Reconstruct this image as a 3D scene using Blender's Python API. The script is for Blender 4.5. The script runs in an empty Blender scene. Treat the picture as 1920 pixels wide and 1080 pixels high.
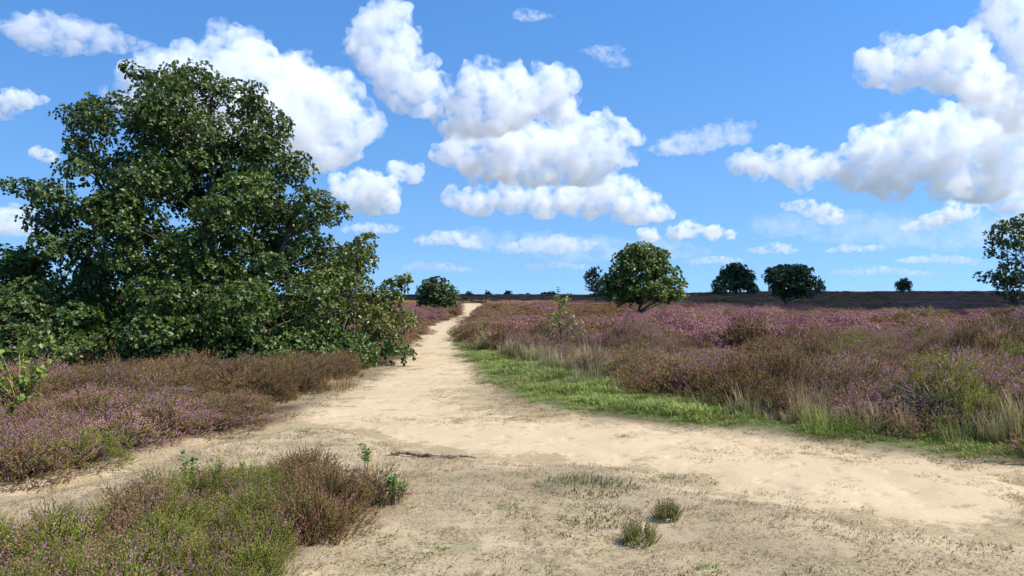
import bpy, math, random
import numpy as np
from mathutils import Vector, noise as mnoise

random.seed(7)
RNG = np.random.default_rng(7)
SC = bpy.context.scene
COL = SC.collection
R = math.radians

# ------------------------------------------------------------------ camera, sky, sun, exposure
EYE = 1.6
FOC = 1507.0            # focal length in pixels of a 1920 wide frame
HZ = 556.0              # image row of the true horizon in that frame
cam_d = bpy.data.cameras.new('camera')
cam = bpy.data.objects.new('camera', cam_d); COL.objects.link(cam)
cam_d.sensor_width = 36.0
cam_d.lens = 36.0 * FOC / 1920.0
cam_d.clip_start = 0.1
cam_d.clip_end = 90000.0
cam.location = (0, 0, EYE)
cam.rotation_euler = (R(90) + math.atan((HZ - 540.0) / FOC), 0, 0)
SC.camera = cam

SUN_AZ, SUN_EL = 106.0, 52.0      # azimuth clockwise from the view direction (+Y)
world = bpy.data.worlds.new('World'); SC.world = world
world.use_nodes = True
wn = world.node_tree.nodes; wl = world.node_tree.links
for n in list(wn): wn.remove(n)
sky = wn.new('ShaderNodeTexSky'); sky.sky_type = 'NISHITA'; sky.sun_disc = False
sky.sun_elevation = R(SUN_EL); sky.sun_rotation = R(SUN_AZ)
sky.altitude = 50; sky.air_density = 1.5; sky.dust_density = 0.1; sky.ozone_density = 2.0
bg = wn.new('ShaderNodeBackground'); bg.inputs['Strength'].default_value = 0.124
wo = wn.new('ShaderNodeOutputWorld')
tc = wn.new('ShaderNodeTexCoord')
va = wn.new('ShaderNodeVectorMath'); va.operation = 'ADD'; va.inputs[1].default_value = (0, 0, 0.25)
vn = wn.new('ShaderNodeVectorMath'); vn.operation = 'NORMALIZE'
wl.new(tc.outputs['Generated'], va.inputs[0]); wl.new(va.outputs[0], vn.inputs[0]); wl.new(vn.outputs[0], sky.inputs['Vector'])
hs = wn.new('ShaderNodeHueSaturation'); hs.inputs['Saturation'].default_value = 1.38; hs.inputs['Hue'].default_value = 0.511
wl.new(sky.outputs['Color'], hs.inputs['Color'])
wl.new(hs.outputs['Color'], bg.inputs['Color']); wl.new(bg.outputs['Background'], wo.inputs['Surface'])

sun_d = bpy.data.lights.new('sun', 'SUN'); sun_d.energy = 3.65; sun_d.angle = R(0.53)
sun_d.color = (1.0, 0.955, 0.88)
sun = bpy.data.objects.new('sun', sun_d); COL.objects.link(sun)
SUN_DIR = Vector((math.sin(R(SUN_AZ)) * math.cos(R(SUN_EL)), math.cos(R(SUN_AZ)) * math.cos(R(SUN_EL)), math.sin(R(SUN_EL))))
sun.rotation_euler = (-SUN_DIR).to_track_quat('-Z', 'Y').to_euler()

SC.view_settings.view_transform = 'Standard'
SC.view_settings.look = 'None'
SC.view_settings.exposure = 0.74
SC.view_settings.gamma = 1.0
SC.view_settings.use_curve_mapping = False
cy = SC.cycles
cy.use_denoising = True
cy.max_bounces = 18; cy.diffuse_bounces = 3; cy.glossy_bounces = 2; cy.transmission_bounces = 3
cy.volume_bounces = 16; cy.transparent_max_bounces = 24
cy.caustics_reflective = False; cy.caustics_refractive = False
cy.sample_clamp_indirect = 4.0

# ------------------------------------------------------------------ helpers
def tag(o, label=None, cat=None, group=None, kind=None):
    if label: o['label'] = label
    if cat: o['category'] = cat
    if group: o['group'] = group
    if kind: o['kind'] = kind
    return o

def make_mesh(name, verts, tris=None, quads=None, col=None, smooth=False):
    """one mesh datablock from numpy arrays; col = per-vertex RGB"""
    me = bpy.data.meshes.new(name)
    verts = np.asarray(verts, np.float32).reshape(-1, 3)
    parts, starts, off = [], [], 0
    for f, k in ((tris, 3), (quads, 4)):
        if f is not None and len(f):
            f = np.asarray(f, np.int32).reshape(-1, k)
            parts.append(f.ravel()); starts.append(off + np.arange(len(f), dtype=np.int32) * k); off += f.size
    loops = np.concatenate(parts); st = np.concatenate(starts)
    me.vertices.add(len(verts)); me.vertices.foreach_set('co', verts.ravel())
    me.loops.add(len(loops)); me.loops.foreach_set('vertex_index', loops)
    me.polygons.add(len(st)); me.polygons.foreach_set('loop_start', st)
    if smooth: me.polygons.foreach_set('use_smooth', np.ones(len(st), bool))
    if col is not None:
        a = me.color_attributes.new('Col', 'FLOAT_COLOR', 'POINT')
        c = np.ones((len(verts), 4), np.float32); c[:, :3] = col
        a.data.foreach_set('color', c.ravel())
    me.update(calc_edges=True)
    return me

def obj(name, me, mat=None, parent=None, loc=None):
    o = bpy.data.objects.new(name, me); COL.objects.link(o)
    if me is not None and mat is not None and not me.materials: me.materials.append(mat)
    if parent is not None: o.parent = parent
    if loc is not None: o.location = loc
    return o

def nodemat(name):
    m = bpy.data.materials.new(name); m.use_nodes = True
    nt = m.node_tree
    for n in list(nt.nodes): nt.nodes.remove(n)
    out = nt.nodes.new('ShaderNodeOutputMaterial')
    return m, nt.nodes, nt.links, out

def fbm(x, y, seed=0, octaves=4, base=1.0):
    """cheap value-noise fBm on numpy arrays, range about -1..1"""
    out = np.zeros_like(np.asarray(x, float)); amp = 1.0; tot = 0.0; f = base
    for o in range(octaves):
        xs = np.asarray(x) * f + 17.3 * o + seed * 3.7; ys = np.asarray(y) * f - 9.1 * o + seed * 5.1
        xi = np.floor(xs).astype(np.int64); yi = np.floor(ys).astype(np.int64)
        fx = xs - xi; fy = ys - yi
        fx = fx * fx * (3 - 2 * fx); fy = fy * fy * (3 - 2 * fy)
        def h(a, b):
            n = (a * 374761393 + b * 668265263 + seed * 1442695 + o * 97) & 0x7fffffff
            n = ((n ^ (n >> 13)) * 1274126177) & 0x7fffffff
            return ((n ^ (n >> 16)) & 0xffff) / 32767.5 - 1.0
        v = (h(xi, yi) * (1 - fx) + h(xi + 1, yi) * fx) * (1 - fy) + (h(xi, yi + 1) * (1 - fx) + h(xi + 1, yi + 1) * fx) * fy
        out += amp * v; tot += amp; amp *= 0.5; f *= 2.03
    return out / tot * 1.6

def sstep(a, b, x):
    t = np.clip((np.asarray(x, float) - a) / (b - a), 0, 1)
    return t * t * (3 - 2 * t)

# ------------------------------------------------------------------ clouds: real volumes a few km off
def sky_pt(px, py, D):
    return ((px - 960.0) / FOC * D, D, EYE + (HZ - py) / FOC * D)

def icosphere(sub):
    import bmesh
    bm = bmesh.new(); bmesh.ops.create_icosphere(bm, subdivisions=sub, radius=1.0)
    v = np.array([x.co[:] for x in bm.verts]); f = np.array([[q.index for q in t.verts] for t in bm.faces])
    bm.free(); return v, f
ICO2 = icosphere(2)

def cloud_mat(name, dens, scale, seed, aniso=0.1):
    m, n, l, out = nodemat(name)
    v = n.new('ShaderNodeVolumeScatter')
    v.inputs['Color'].default_value = (0.945, 0.956, 0.978, 1)
    v.inputs['Anisotropy'].default_value = aniso
    geo = n.new('ShaderNodeNewGeometry')
    nz = n.new('ShaderNodeTexNoise'); nz.noise_dimensions = '4D'
    nz.inputs['W'].default_value = seed; nz.inputs['Scale'].default_value = 1.0 / scale
    nz.inputs['Detail'].default_value = 5; nz.inputs['Roughness'].default_value = 0.68
    l.new(geo.outputs['Position'], nz.inputs['Vector'])
    mr = n.new('ShaderNodeMapRange'); mr.inputs['From Min'].default_value = 0.44; mr.inputs['From Max'].default_value = 0.66
    mr.inputs['To Min'].default_value = 0.0; mr.inputs['To Max'].default_value = dens
    l.new(nz.outputs['Fac'], mr.inputs['Value']); l.new(mr.outputs[0], v.inputs['Density'])
    l.new(v.outputs[0], out.inputs['Volume'])
    return m

def cloud_mesh(name, puffs, seed, vox, rough, flat=None, sx=1.0, sz=1.0):
    """puffs: (x, y, z, r) in metres. union of puffs with smaller puffs budding off, voxel-merged, roughened"""
    rg = np.random.default_rng(seed)
    V, F, n = [], [], 0
    sv, sf = ICO2
    def add(c, r, sq=0.85):
        nonlocal n
        V.append(sv * np.array([r * sx, r, r * sq * sz]) + np.array(c)); F.append(sf + n); n += len(sv)
    for (x, y, z, r) in puffs:
        add((x, y, z), r)
        for k in range(13):
            d = rg.normal(size=3); d /= np.linalg.norm(d)
            if d[2] < -0.25: d[2] *= -1
            rr = r * rg.uniform(0.28, 0.5)
            c = np.array((x, y, z)) + d * r * np.array([0.9 * sx, 0.9, 0.78 * sz])
            add(c, rr)
            for j in range(2):
                e = d + rg.normal(size=3) * 0.6; e /= np.linalg.norm(e)
                add(c + e * rr * 0.85, rr * rg.uniform(0.35, 0.55))
    me = make_mesh(name, np.concatenate(V), tris=np.concatenate(F))
    tmp = bpy.data.objects.new('tmp', me); COL.objects.link(tmp)
    md = tmp.modifiers.new('r', 'REMESH'); md.mode = 'VOXEL'; md.voxel_size = vox
    dg = bpy.context.evaluated_depsgraph_get()
    ev = tmp.evaluated_get(dg)
    m2 = bpy.data.meshes.new_from_object(ev)
    bpy.data.objects.remove(tmp); bpy.data.meshes.remove(me)
    co = np.empty(len(m2.vertices) * 3, np.float32); m2.vertices.foreach_get('co', co); co = co.reshape(-1, 3)
    nr = np.empty(len(m2.vertices) * 3, np.float32); m2.vertices.foreach_get('normal', nr); nr = nr.reshape(-1, 3)
    rm = float(np.mean([p[3] for p in puffs]))
    s1, s2, s3 = 1.0 / (rm * 0.6), 1.0 / (rm * 0.27), 1.0 / (rm * 0.13)
    o = seed * 11.3
    dv = np.array([0.7 * mnoise.noise((c[0] * s1 + o, c[1] * s1, c[2] * s1)) + 0.4 * mnoise.noise((c[0] * s2, c[1] * s2 + o, c[2] * s2)) + 0.2 * mnoise.noise((c[0] * s3 + o, c[1] * s3, c[2] * s3)) for c in co])
    co = co + nr * (dv * rm * rough)[:, None]
    if flat is not None:      # soft flat base
        zz = co[:, 2]; lo = zz < flat
        co[lo, 2] = flat + (zz[lo] - flat) * 0.35
    m2.vertices.foreach_set('co', co.astype(np.float32).ravel()); m2.update()
    m2.polygons.foreach_set('use_smooth', np.ones(len(m2.polygons), bool))
    m2.name = name
    return m2

CLOUDS = [  # label, base row, optical thickness, puffs (px, py, r)
 ('big white cumulus bank rising behind the top of the large oak', 320, 7, [(240,175,45),(310,140,50),(390,150,60),(470,160,70),(520,130,45),(560,190,70),(610,180,50),(640,220,52),(560,250,70),(470,240,80),(620,265,48),(690,250,28),(380,230,75),(560,300,40),(300,210,55),(600,295,36)]),
 ('tall leaning cumulus tower touching the top edge of the sky', 215, 5, [(700,40,34),(735,28,32),(690,85,40),(740,80,44),(725,130,44),(765,140,44),(750,175,36),(800,165,34),(785,192,28),(712,112,38)]),
 ('rounded bright cumulus head above the middle of the cloud cluster', 255, 7, [(905,165,38),(950,162,40),(1000,175,46),(1052,163,33),(1050,205,34),(960,205,46),(880,215,45),(840,215,32),(850,240,28),(920,230,40)]),
 ('broad cumulus with a pointed end in the middle of the cluster', 345, 7, [(1010,265,40),(960,275,50),(890,290,44),(835,290,24),(1080,260,44),(1130,250,30),(1168,255,25),(1200,262,12),(1060,300,54),(980,310,50),(1130,290,44),(1100,320,38),(1010,325,40),(900,318,34)]),
 ('long flat-based cumulus lowest in the central cluster', 412, 6, [(850,372,20),(900,380,30),(960,377,30),(1020,385,32),(1080,377,35),(1140,368,38),(1182,365,33),(1210,398,30),(1170,392,30),(1110,392,22),(1232,412,20),(1195,422,24)]),
 ('small double cumulus just above the oak shoulder', 402, 6, [(640,352,24),(680,347,31),(720,365,31),(660,378,26),(700,384,26),(730,388,20),(770,327,21),(748,322,18)]),
 ('pale thin flattened cloud high above the oak', 125, 2.4, [(30,52,22),(75,57,29),(120,62,32),(165,70,32),(205,76,24),(120,94,24),(80,80,27)]),
 ('small cloud cut by the picture edge above the oak crown', 215, 4, [(15,190,22),(50,190,17),(80,187,9),(-10,215,22)]),
 ('tiny oval cloud low beside the oak crown', 312, 3.5, [(60,285,12),(85,292,14),(105,300,10)]),
 ('domed white cumulus high over the lone small tree', 215, 6, [(1640,132,33),(1690,103,37),(1740,97,40),(1790,107,40),(1830,132,35),(1760,140,44),(1830,170,40),(1700,140,35),(1850,190,40)]),
 ('largest grey-based cumulus bank over the open heath', 375, 7, [(1390,307,20),(1430,312,28),(1480,312,33),(1520,302,26),(1500,335,30),(1560,310,30),(1610,292,28),(1660,265,42),(1700,265,40),(1640,300,40),(1760,240,37),(1800,225,33),(1840,222,31),(1720,300,50),(1780,290,50),(1850,280,55),(1900,250,55),(1600,330,34),(1680,335,44),(1780,345,44),(1860,345,44),(1910,320,45)]),
 ('dark grey cloud filling the upper corner of the sky', 235, 5, [(1885,15,45),(1915,75,45),(1905,140,36),(1950,25,70),(1950,190,60),(1980,110,70)]),
 ('thin veil-like cloud between the two big cumulus groups', 300, 1.6, [(1250,282,20),(1300,268,30),(1340,257,27),(1370,247,20),(1385,265,14)]),
 ('slanted streak of low cumulus over the lone small tree', 440, 4, [(1740,417,18),(1780,402,19),(1815,394,15),(1710,427,15),(1765,410,14)]),
 ('small upright puff beneath the largest cumulus bank', 425, 3, [(1555,398,18),(1550,415,13),(1490,387,15),(1515,383,12)]),
 ('low cumulus at the picture edge above the edge tree', 405, 4, [(1890,380,25),(1915,366,22),(1935,385,25)]),
 ('low long cumulus above the round oak', 452, 4.5, [(1265,440,15),(1300,431,17),(1340,436,17),(1370,440,11),(1215,446,17),(1282,426,12)]),
 ('faint low cumulus above the path between oak and bush', 470, 2.6, [(800,452,15),(840,447,19),(870,452,17),(888,462,10)]),
 ('faint low cumulus row above the path end', 480, 2.4, [(960,466,15),(1000,461,18),(1050,457,19),(1090,461,15),(1040,468,16)]),
 ('faint low cloud over the paired dark trees', 482, 2.2, [(1430,470,11),(1460,466,13),(1480,470,9)]),
 ('faint flat cloud strip left of the lone small tree', 478, 1.8, [(1590,466,10),(1640,466,9),(1615,468,9),(1560,470,7)]),
 ('faint low cloud beside the oak flank', 442, 2.2, [(690,430,15),(730,430,12),(660,432,12)]),
 ('low cloud seen past the oak at the picture edge', 450, 3, [(10,400,24),(40,432,22),(-15,430,26)]),
 ('faint flat strip of cloud low above the far bush', 512, 1.3, [(770,503,9),(800,500,11),(835,503,11),(865,506,8)]),
 ('faint flat strip of cloud low above the skyline left of the round oak', 508, 1.3, [(1010,500,9),(1045,497,10),(1085,500,9)]),
 ('long faint cloud strip low between paired oaks and lone tree', 522, 1.3, [(1575,510,8),(1610,512,10),(1650,508,10),(1690,512,9),(1735,514,8)]),
 ('faint low cloud strip above the edge tree side of the skyline', 500, 1.4, [(1700,490,8),(1740,486,11),(1785,488,11),(1825,492,8)]),
 ('faint cloud strip between the round oak and the paired oaks', 500, 1.3, [(1300,492,8),(1335,488,10),(1370,490,9)]),
 ('wide thin grey veil under the largest cumulus bank', 470, 0.8, [(1500,425,34),(1590,432,40),(1690,440,42),(1790,446,38),(1880,430,42)]),
 ('wide thin veil under the long flat-based cumulus', 490, 0.7, [(900,452,26),(980,462,30),(1070,470,32),(1160,468,32),(1240,470,28)]),
 ('tiny round wisp high in the open blue', 46, 1.2, [(995,28,13),(990,36,8)]),
 ('small wisps high right of the central cluster', 130, 0.9, [(1130,95,14),(1160,118,11),(1140,105,10)]),
]
def build_clouds():
    for i, (label, base, od, puffs) in enumerate(CLOUDS):
        D = min(1000.0 / ((HZ - base) / FOC), 15000.0)
        rg = np.random.default_rng(100 + i)
        P = []
        for (px, py, r) in puffs:
            rm = r * 1.14 / FOC * D
            x, y, z = sky_pt(px, py, D)
            P.append((x, y + rg.uniform(-0.8, 0.8) * rm, z, rm))
        if od < 3.5:
            P = P + [tuple((np.array(a) + np.array(b)) / 2 * [1, 1, 1, .9]) for a, b in zip(P[:-1], P[1:])]
        rmean = float(np.mean([p[3] for p in P]))
        me = cloud_mesh('cloud', P, 5 + i, rmean * 0.13, 0.30, flat=EYE + (HZ - base) / FOC * D, sx=(2.4 if od < 1.5 else 1.6) if od < 3.5 else 1.0, sz=.7 if od < 3.5 else 1.0)
        o = obj('cloud', me, cloud_mat('cloud_vapour', od / rmean * 0.55, rmean * 0.85, i * 3.1))
        tag(o, label, 'cloud', 'cumulus clouds')
# ------------------------------------------------------------------ lie of the land
def land(x, y):
    x = np.asarray(x, float); y = np.asarray(y, float)
    z = 0.55 * sstep(25, 135, y) - 0.30 * sstep(135, 160, y)
    a = x / np.maximum(y, 1.0)
    A = 1.75 + 1.5 * sstep(0.08, 0.36, a)
    z = z + A * sstep(160, 380, y) * (1 - 0.9 * sstep(430, 1000, y))
    z = z + 1.0 * np.exp(-(((x - 29) / 9.0) ** 2 + ((y - 262) / 14.0) ** 2))
    z = z + 0.05 * fbm(x, y, 3, 3, 0.11) * sstep(6, 16, y) + 0.16 * fbm(x, y, 4, 3, 0.035) * sstep(35, 90, y)
    return z

def gp(px, py):
    """where the line of sight through a spot of the frame meets the land: world x, y"""
    lo, hi = 2.0, 420.0
    for d in np.geomspace(3.0, 420.0, 240):
        if (EYE - float(land((px - 960) / FOC * d, d))) * FOC / d <= (py - HZ):
            hi = d; break
        lo = d
    for _ in range(30):
        d = 0.5 * (lo + hi)
        if (EYE - float(land((px - 960) / FOC * d, d))) * FOC / d <= (py - HZ): hi = d
        else: lo = d
    return ((px - 960) / FOC * d, d)

def poly(pts): return np.array([gp(*p) for p in pts])

def sdf(P, x, y):
    """signed distance to polygon P, negative inside"""
    x = np.asarray(x, float).ravel(); y = np.asarray(y, float).ravel()
    d2 = np.full(x.shape, 1e18); ins = np.zeros(x.shape, bool)
    n = len(P)
    for i in range(n):
        ax, ay = P[i]; bx, by = P[(i + 1) % n]
        ex, ey = bx - ax, by - ay
        t = np.clip(((x - ax) * ex + (y - ay) * ey) / (ex * ex + ey * ey + 1e-12), 0, 1)
        d2 = np.minimum(d2, (x - ax - t * ex) ** 2 + (y - ay - t * ey) ** 2)
        c = ((ay > y) != (by > y)) & (x < (bx - ax) * (y - ay) / (by - ay + 1e-12) + ax)
        ins ^= c
    return np.sqrt(d2) * np.where(ins, -1, 1)

LOWER = [(-60,965),(0,945),(100,920),(230,888),(330,862),(400,838),(470,815),(560,800),(640,800),(720,832),(800,850),(900,866),(1010,862),(1130,868),(1250,890),(1340,932),(1450,960),(1600,985),(1760,1005),(1990,1030)]
RIGHT = [(1990,868),(1920,862),(1760,848),(1620,830),(1480,815),(1350,800),(1200,785),(1060,770),(960,745),(905,715),(880,690),(862,660),(856,635),(860,618),(866,606),(888,592),(893,586),(911,580),(904,568.5)]
LEFT = [(871,568.5),(866,575),(862,582),(864,590),(848,598),(814,606),(790,620),(775,640),(762,665),(748,688),(715,703),(672,716),(612,746),(560,768),(480,792),(380,822),(250,860),(130,888),(-60,930)]
SAND = poly(LOWER + RIGHT + LEFT)
SAND_FAR = np.array([(-8.2, 165.0), (-9.6, 185), (-12, 215), (-14, 240), (-10.6, 240), (-9.0, 215), (-7.4, 185), (-6.0, 165)])
low = poly(LOWER)
FRONT = np.array(list(map(tuple, low)) + [(14, 3), (14, -5), (-9, -5), (-9, 5.5)])
VERGE = poly([(862,640),(900,652),(980,672),(1060,690),(1130,712),(1200,738),(1300,755),(1400,772),(1500,795),(1600,805),(1750,815),(1900,828),(1990,835)] + RIGHT[:13])
CLUMP = np.array([gp(*p) for p in [(-150,1085),(0,1025),(200,965),(350,925),(480,897),(600,890),(700,905),(738,932),(742,955),(690,992),(620,1015),(565,1055)]] + [(-1.25, 4.2), (-1.5, 3.4), (-3.2, 2.6), (-5.2, 3.2)])

def zones(x, y):
    """amounts of sand, verge grass, dry front, clump, heath"""
    x = np.asarray(x, float); y = np.asarray(y, float); sh = x.shape
    xr, yr = x.ravel(), y.ravel()
    wob = 0.12 * fbm(xr, yr, 11, 3, 1.3) * np.clip(yr / 10, 0.6, 3)
    s = np.minimum(sdf(SAND, xr, yr), sdf(SAND_FAR, xr, yr)) + wob
    v = sdf(VERGE, xr, yr) + wob
    f = sdf(FRONT, xr, yr)
    c = sdf(CLUMP, xr, yr) + wob * 0.6
    return [q.reshape(sh) for q in (s, v, f, c)]

def ground_z(x, y, s=None):
    """height of the ground surface itself: trodden path, footprints, tussocky unevenness"""
    if s is None: s = zones(x, y)[0]
    sand = sstep(0.25, -0.25, s); near = sstep(40, 15, y)
    z = land(x, y) - 0.05 * sand * sstep(3, 8, y)
    z = z + near * (0.010 * fbm(x, y, 21, 3, 3.5) + 0.022 * fbm(x, y, 22, 2, 0.8))
    return z - near * 0.020 * sand * sstep(.1, .75, fbm(x, y, 23, 2, 2.6))

def axis(fine0, fine1, step, lo, hi, g=0.05):
    a = list(np.arange(fine0, fine1 + 1e-6, step))
    s, p = step, a[-1]
    while p < hi: s *= 1 + g; p += s; a.append(p)
    s, p, b = step, a[0], []
    while p > lo: s *= 1 + g * 1.6; p -= s; b.append(p)
    return np.array(b[::-1] + a)

def build_ground():
    xs = axis(-11.0, 11.0, 0.09, -6000, 6000); ys = axis(3.2, 24.0, 0.09, -300, 7000, 0.045)
    X, Y = np.meshgrid(xs, ys)
    s, v, f, c = zones(X, Y)
    Z = ground_z(X, Y, s)
    sand = sstep(0.25, -0.25, s)
    ny, nx = X.shape
    idx = np.arange(nx * ny).reshape(ny, nx)
    Q = np.stack([idx[:-1, :-1], idx[:-1, 1:], idx[1:, 1:], idx[1:, :-1]], -1).reshape(-1, 4)
    # true colours of the soil and what lies on it
    n1 = fbm(X, Y, 31, 4, 0.7)[..., None]; n2 = fbm(X, Y, 32, 4, 2.4)[..., None]
    c_sand = np.array([0.535, 0.412, 0.25]) * (1 + 0.06 * n1 + 0.05 * n2)
    c_dry = np.array([0.385, 0.298, 0.18]) * (1 + 0.22 * n1 + 0.14 * n2)
    c_heath = np.array([0.085, 0.062, 0.038]) * (1 + 0.2 * n2)
    c_far = np.array([0.115, 0.078, 0.05]) * (1 + 0.15 * n1)
    c_verge = np.array([0.12, 0.13, 0.045]) * (1 + 0.2 * n2)
    w_s = sand[..., None]; w_v = sstep(0.15, -0.2, v)[..., None]
    front = sstep(0.9, 0.35, f)[..., None] * np.where(f < 0.9, 1.0, 0.0)[..., None]
    w_s = np.where(f[..., None] < 1.2, sstep(0.55, -0.65, s + 0.35 * fbm(X, Y, 33, 3, 1.6))[..., None], w_s)
    clump = sstep(0.1, -0.15, c)[..., None]
    far = sstep(60, 130, Y)[..., None]
    C = c_heath * (1 - far) + c_far * far
    C = C * (1 - w_v) + c_verge * w_v
    C = C * (1 - front) + c_dry * front
    skirt = (sstep(-3.9, -3.4, X + .3 * fbm(X, Y, 34, 3, 1.2)) * sstep(-.5, -1.0, X) * sstep(11.5, 12.5, Y) * sstep(19.5, 18.0, Y))[..., None]
    C = C * (1 - skirt) + c_dry * .8 * skirt
    C = C * (1 - w_s) + c_sand * w_s
    C = C * (1 - clump) + c_heath * clump
    # how much dead grass and moss lies on it
    edge = sstep(-1.1, 0.1, s)
    lit = np.clip(0.36 * sand + 0.75 * front[..., 0] * (1 - w_s[..., 0]) + 0.45 * edge * sand + 0.22 * n1[..., 0] * sand
                  + 0.42 * np.exp(-(((X + 0.1) / 1.5) ** 2 + ((Y - 12.8) / 2.6) ** 2)), 0, 1)
    mix = np.zeros((ny, nx, 3)); mix[..., 0] = lit; mix[..., 1] = front[..., 0] * (1 - w_s[..., 0]); mix[..., 2] = sand
    V = np.stack([X, Y, Z], -1).reshape(-1, 3)
    m = ground_mat()
    def put(me):
        a = me.color_attributes.new('Mix', 'FLOAT_COLOR', 'POINT')
        return a
    me = make_mesh('ground', V, quads=Q, col=C.reshape(-1, 3), smooth=True)
    a = put(me); w = np.ones((len(V), 4), np.float32); w[:, :3] = mix.reshape(-1, 3); a.data.foreach_set('color', w.ravel())
    g = obj('ground', me, m); tag(g, 'heath ground of dry soil, moss and dead grass', kind='structure')
    # the trodden sand as a sheet of its own, 4 mm above
    cell_s = 0.25 * (s[:-1, :-1] + s[:-1, 1:] + s[1:, 1:] + s[1:, :-1])
    keep = (cell_s.ravel() < 0.0) & (Q[:, 0] >= 0)
    q = Q[keep]; used = np.unique(q); remap = np.full(nx * ny, -1); remap[used] = np.arange(len(used))
    me = make_mesh('sand_path', V[used] + np.stack([0 * V[used][:, 0], 0 * V[used][:, 0], 0.0005 + 0.0035 * np.clip(-s.ravel()[used] / 0.3, 0, 1)], -1), quads=remap[q], col=C.reshape(-1, 3)[used], smooth=True)
    a = put(me); a.data.foreach_set('color', w[used].ravel())
    p = obj('sand_path', me, m); tag(p, 'pale sandy path forking across the heath', kind='structure')
    return xs, ys, Z

def ground_mat():
    m, n, l, out = nodemat('heath_soil')
    geo = n.new('ShaderNodeNewGeometry')
    col = n.new('ShaderNodeAttribute'); col.attribute_name = 'Col'
    mix = n.new('ShaderNodeAttribute'); mix.attribute_name = 'Mix'
    sep = n.new('ShaderNodeSeparateColor'); l.new(mix.outputs['Color'], sep.inputs[0])
    def noise(scale, detail, rough=0.6, vec=None):
        t = n.new('ShaderNodeTexNoise'); t.inputs['Scale'].default_value = scale; t.inputs['Detail'].default_value = detail
        t.inputs['Roughness'].default_value = rough; l.new(vec or geo.outputs['Position'], t.inputs['Vector']); return t.outputs['Fac']
    def math_(op, a, b=None, c=None):
        t = n.new('ShaderNodeMath'); t.operation = op
        for i, v in enumerate((a, b, c)):
            if v is None: continue
            if isinstance(v, (int, float)): t.inputs[i].default_value = v
            else: l.new(v, t.inputs[i])
        return t.outputs[0]
    def mixc(f, a, b):
        t = n.new('ShaderNodeMix'); t.data_type = 'RGBA'
        if isinstance(f, float): t.inputs[0].default_value = f
        else: l.new(f, t.inputs[0])
        for i, v in ((6, a), (7, b)):
            if isinstance(v, tuple): t.inputs[i].default_value = (*v, 1)
            else: l.new(v, t.inputs[i])
        return t.outputs[2]
    def ramp(v, a, b):
        t = n.new('ShaderNodeMapRange'); t.interpolation_type = 'SMOOTHSTEP'
        l.new(v, t.inputs['Value'])
        for nm, q in (('From Min', a), ('From Max', b)):
            if isinstance(q, (int, float)): t.inputs[nm].default_value = q
            else: l.new(q, t.inputs[nm])
        return t.outputs[0]
    big = noise(1.7, 5); mid = noise(9, 4, 0.65); fine = noise(70, 3, 0.7); grit = noise(260, 2, 0.6)
    c = col.outputs['Color']
    # dead-grass mats where the cover attribute asks for them
    cov = math_('ADD', math_('MULTIPLY', big, 0.55), math_('MULTIPLY', mid, 0.45))
    thr = math_('SUBTRACT', 0.74, math_('MULTIPLY', sep.outputs[0], 0.36))
    mat_ = ramp(cov, thr, math_('ADD', thr, 0.10))
    straw = mixc(ramp(fine, 0.35, 0.65), (0.17, 0.12, 0.055), (0.42, 0.33, 0.18))
    c = mixc(math_('MULTIPLY', mat_, 0.72), c, straw)
    # greyish lichen and moss on the short turf
    li = ramp(noise(3.1, 5, 0.7), 0.50, 0.66)
    c = mixc(math_('MULTIPLY', math_('MULTIPLY', li, sep.outputs[1]), 0.7), c, mixc(ramp(fine, 0.4, 0.6), (0.22, 0.165, 0.10), (0.38, 0.30, 0.20)))
    gr = ramp(noise(1.3, 4, 0.65), 0.55, 0.68)
    c = mixc(math_('MULTIPLY', math_('MULTIPLY', gr, sep.outputs[1]), 0.5), c, (0.19, 0.185, 0.07))
    # grain
    g2 = n.new('ShaderNodeMix'); g2.data_type = 'RGBA'; g2.blend_type = 'MULTIPLY'; g2.inputs[0].default_value = 1.0
    gv = n.new('ShaderNodeMapRange'); gv.inputs['From Min'].default_value = 0.25; gv.inputs['From Max'].default_value = 0.75
    gv.inputs['To Min'].default_value = 0.70; gv.inputs['To Max'].default_value = 1.22; l.new(math_('ADD', math_('MULTIPLY', fine, 0.6), math_('MULTIPLY', grit, 0.4)), gv.inputs['Value'])
    l.new(c, g2.inputs[6]); l.new(gv.outputs[0], g2.inputs[7])
    b = n.new('ShaderNodeBsdfPrincipled'); b.inputs['Roughness'].default_value = 0.95; b.inputs['Specular IOR Level'].default_value = 0.15
    l.new(g2.outputs[2], b.inputs['Base Color'])
    vo = n.new('ShaderNodeTexVoronoi'); vo.feature = 'SMOOTH_F1'; vo.inputs['Scale'].default_value = 4.2; vo.inputs['Smoothness'].default_value = 0.35; vo.inputs['Randomness'].default_value = 1.0
    wob = n.new('ShaderNodeVectorMath'); wob.operation = 'MULTIPLY_ADD'; wob.inputs[1].default_value = (.12, .12, .12)
    nc = n.new('ShaderNodeTexNoise'); nc.inputs['Scale'].default_value = 5.0; l.new(geo.outputs['Position'], nc.inputs['Vector'])
    l.new(nc.outputs['Color'], wob.inputs[0]); l.new(geo.outputs['Position'], wob.inputs[2]); l.new(wob.outputs[0], vo.inputs['Vector'])
    prints = math_('MULTIPLY', ramp(vo.outputs['Distance'], 0.10, 0.42), math_('MULTIPLY', sep.outputs[2], 0.9))
    h = math_('ADD', math_('ADD', prints, math_('MULTIPLY', mid, 0.5)), math_('ADD', math_('MULTIPLY', fine, 0.22), math_('MULTIPLY', mat_, 0.25)))
    bp = n.new('ShaderNodeBump'); bp.inputs['Strength'].default_value = 0.55; bp.inputs['Distance'].default_value = 0.03
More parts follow.
